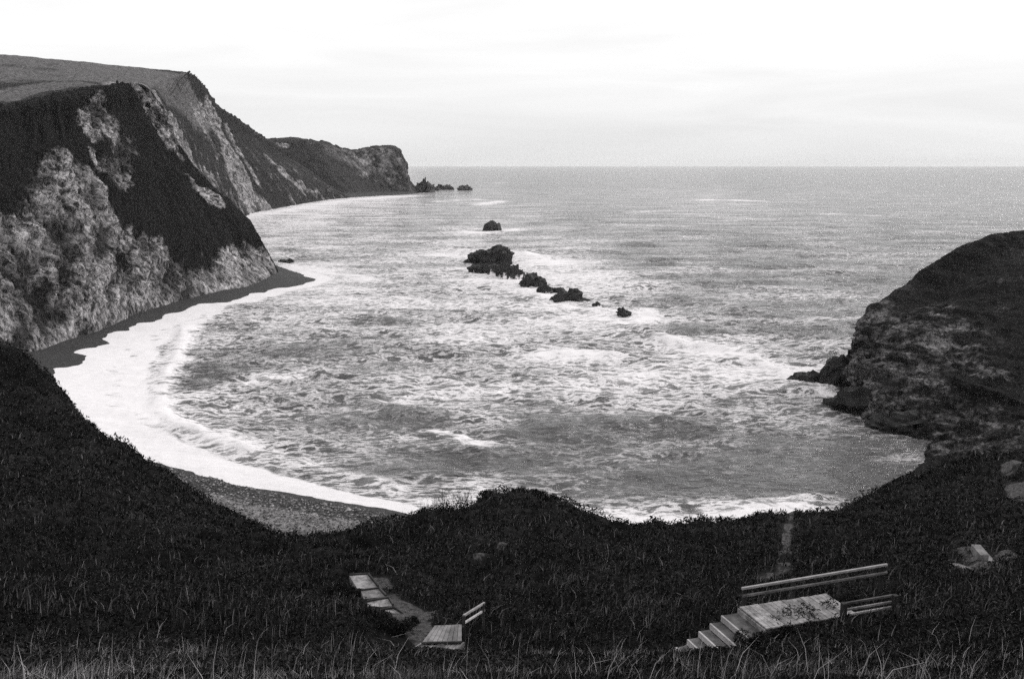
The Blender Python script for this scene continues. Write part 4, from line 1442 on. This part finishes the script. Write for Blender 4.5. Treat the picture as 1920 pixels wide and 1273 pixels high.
def gorse_bush(label, px, py, y, wd, ht, seed, leaf=1.0):
    base = P(px, py, y=y)
    base[2] = gz(base) - .15
    rs = np.random.default_rng(seed)
    root = tag(empty('gorse_bush', base), label, 'bush', 'dark bushes on the mound and along the slope edge')
    n = 5200
    # several uneven lobes
    lobes = rs.normal(size=(9, 3)) * np.array([wd * .30, wd * .25, ht * .10]) + np.array([0, 0, ht * .42])
    rad = rs.uniform(.28, .5, 9)
    k = rs.integers(0, 9, n)
    d = rs.normal(size=(n, 3))
    d /= np.linalg.norm(d, axis=1)[:, None]
    rr_ = rad[k] * rs.random(n) ** .35 * (1 + .5 * pn(d * 2.5 + k[:, None] * 3.1))
    c = lobes[k] + d * rr_[:, None] * np.array([wd * .55, wd * .5, ht * .85])
    c = c[c[:, 2] > 0] + base
    n = len(c)
    a = rs.normal(size=(n, 3)) + UP * .5
    a /= np.linalg.norm(a, axis=1)[:, None]
    b = np.cross(a, rs.normal(size=(n, 3)))
    b /= np.linalg.norm(b, axis=1)[:, None]
    sz = rs.uniform(.05, .15, n)[:, None] * leaf
    v = np.stack([c - a * sz, c + b * sz * .45, c + a * sz], 1).reshape(-1, 3)
    i = np.arange(n) * 3
    mesh_obj('crown', v, np.stack([i, i + 1, i + 2], 1), MAT_SCRUB, root, attrs={'tone': np.repeat(rs.random(n) ** 3 * .8, 3)}, smooth_shade=False)
    for j in range(3):
        e = base + lobes[j]
        tv, tf = tube([base + np.array([.1 * j - .1, 0, 0]), (base + e) / 2 + np.array([.05, 0, 0]), e], [.05, .035, .02])
        mesh_obj('stem', np.array(tv), np.array(tf), MAT_TWIG, root, attrs={'tone': np.full(len(tv), .4)})


for a in [('square-topped dark bush on the very top of the mound', 985, 948, 61, 2.0, 1.0), ('wide dark bush left of the mound top', 925, 968, 61.5, 2.6, .8),
          ('dark bush on the steep right shoulder of the mound', 1040, 972, 61, 1.8, 1.0), ('dark bush on the left shoulder of the mound beside the bare shrubs', 880, 972, 62, 2.2, .7),
          ('small dark bush alone at the edge of the beach, right of the mound', 1122, 1012, 76, 1.6, .8), ('low dark bush against the breaking wave, right of centre', 1230, 1008, 74, 2.8, 1.0),
          ('dark bush against the surf below the breaking wave', 1330, 1000, 76, 2.8, .9), ('rightmost dark bush at the corner where the surf ends', 1508, 985, 80, 2.4, 1.1),
          ('small bush against the near right corner of the timber landing', 1592, 1160, 23.6, 1.6, 1.1, .5), ('low bush overlapping the near edge of the timber landing', 1500, 1172, 22.9, 1.4, .95, .5),
          ('low bush beside the top steps, left of the landing bush', 1440, 1192, 22.2, 1.0, .8, .5), ('low bush on the left side of the terraced steps', 632, 1118, 33.0, 1.3, .5, .5),
          ('low bush between the terraced steps and the lower landing', 735, 1185, 26.2, 1.2, .5, .5)]:
    gorse_bush(a[0], a[1], a[2], a[3], a[4], a[5], len(a[0]) + a[1], *a[6:])

def build_shingle():
    """larger pebbles lying on the near beach"""
    rs = np.random.default_rng(21)
    n = 30000
    xy = np.stack([rs.uniform(-56, 12, n), rs.uniform(97, 140, n)], 1)
    sd = shore_sd(xy)
    keep = (sd > 1.5) & (sd < 24)
    xy, sd = xy[keep][:9000], sd[keep][:9000]
    n = len(xy)
    p3 = np.column_stack([xy, np.zeros(n)])
    z = np.minimum(.13 * sd, 1.1 + .05 * sd) + .1
    r_ = rs.uniform(.05, .16, n) * (1 + 1.2 * (rs.random(n) < .03))
    a = rs.uniform(0, 6.28, n)
    e = []
    for k in range(4):
        e.append(np.stack([np.cos(a + k * 1.571) * r_ * (1 if k % 2 else 1.4), np.sin(a + k * 1.571) * r_, np.zeros(n)], 1))
    c = np.column_stack([xy, z])
    v = np.stack([c + q for q in e] + [c + UP * (r_ * .7)[:, None]], 1).reshape(-1, 3)
    i = np.arange(n) * 5
    f = np.concatenate([np.stack([i + k, i + (k + 1) % 4, i + 4], 1) for k in range(4)])
    o = mesh_obj('shingle', v, f, leaf_material('pebble', .03, .38), attrs={'tone': np.repeat(rs.random(n) ** 2, 5)}, smooth_shade=False)
    tag(o, 'loose pebbles scattered over the near beach', 'pebbles', kind='stuff')


build_shingle()

# ------------------------------------------------------------------ sea air
def build_haze():
    m = bpy.data.materials.new('sea_air')
    m.use_nodes = True
    t = m.node_tree
    t.nodes.clear()
    o_ = t.nodes.new('ShaderNodeOutputMaterial')
    pv = t.nodes.new('ShaderNodeVolumePrincipled')
    pv.inputs['Color'].default_value = (.99, .99, .99, 1)
    pv.inputs['Density'].default_value = 0.000016
    t.links.new(pv.outputs[0], o_.inputs['Volume'])
    a, z0, z1 = 33000.0, -130.0, 170.0
    v = [(-a, -a, z0), (a, -a, z0), (a, a, z0), (-a, a, z0), (-a, -a, z1), (a, -a, z1), (a, a, z1), (-a, a, z1)]
    o = mesh_obj('haze', v, BOXF, m, smooth_shade=False)
    tag(o, 'thin pale sea haze over the whole bay', 'haze', kind='stuff')


build_haze()
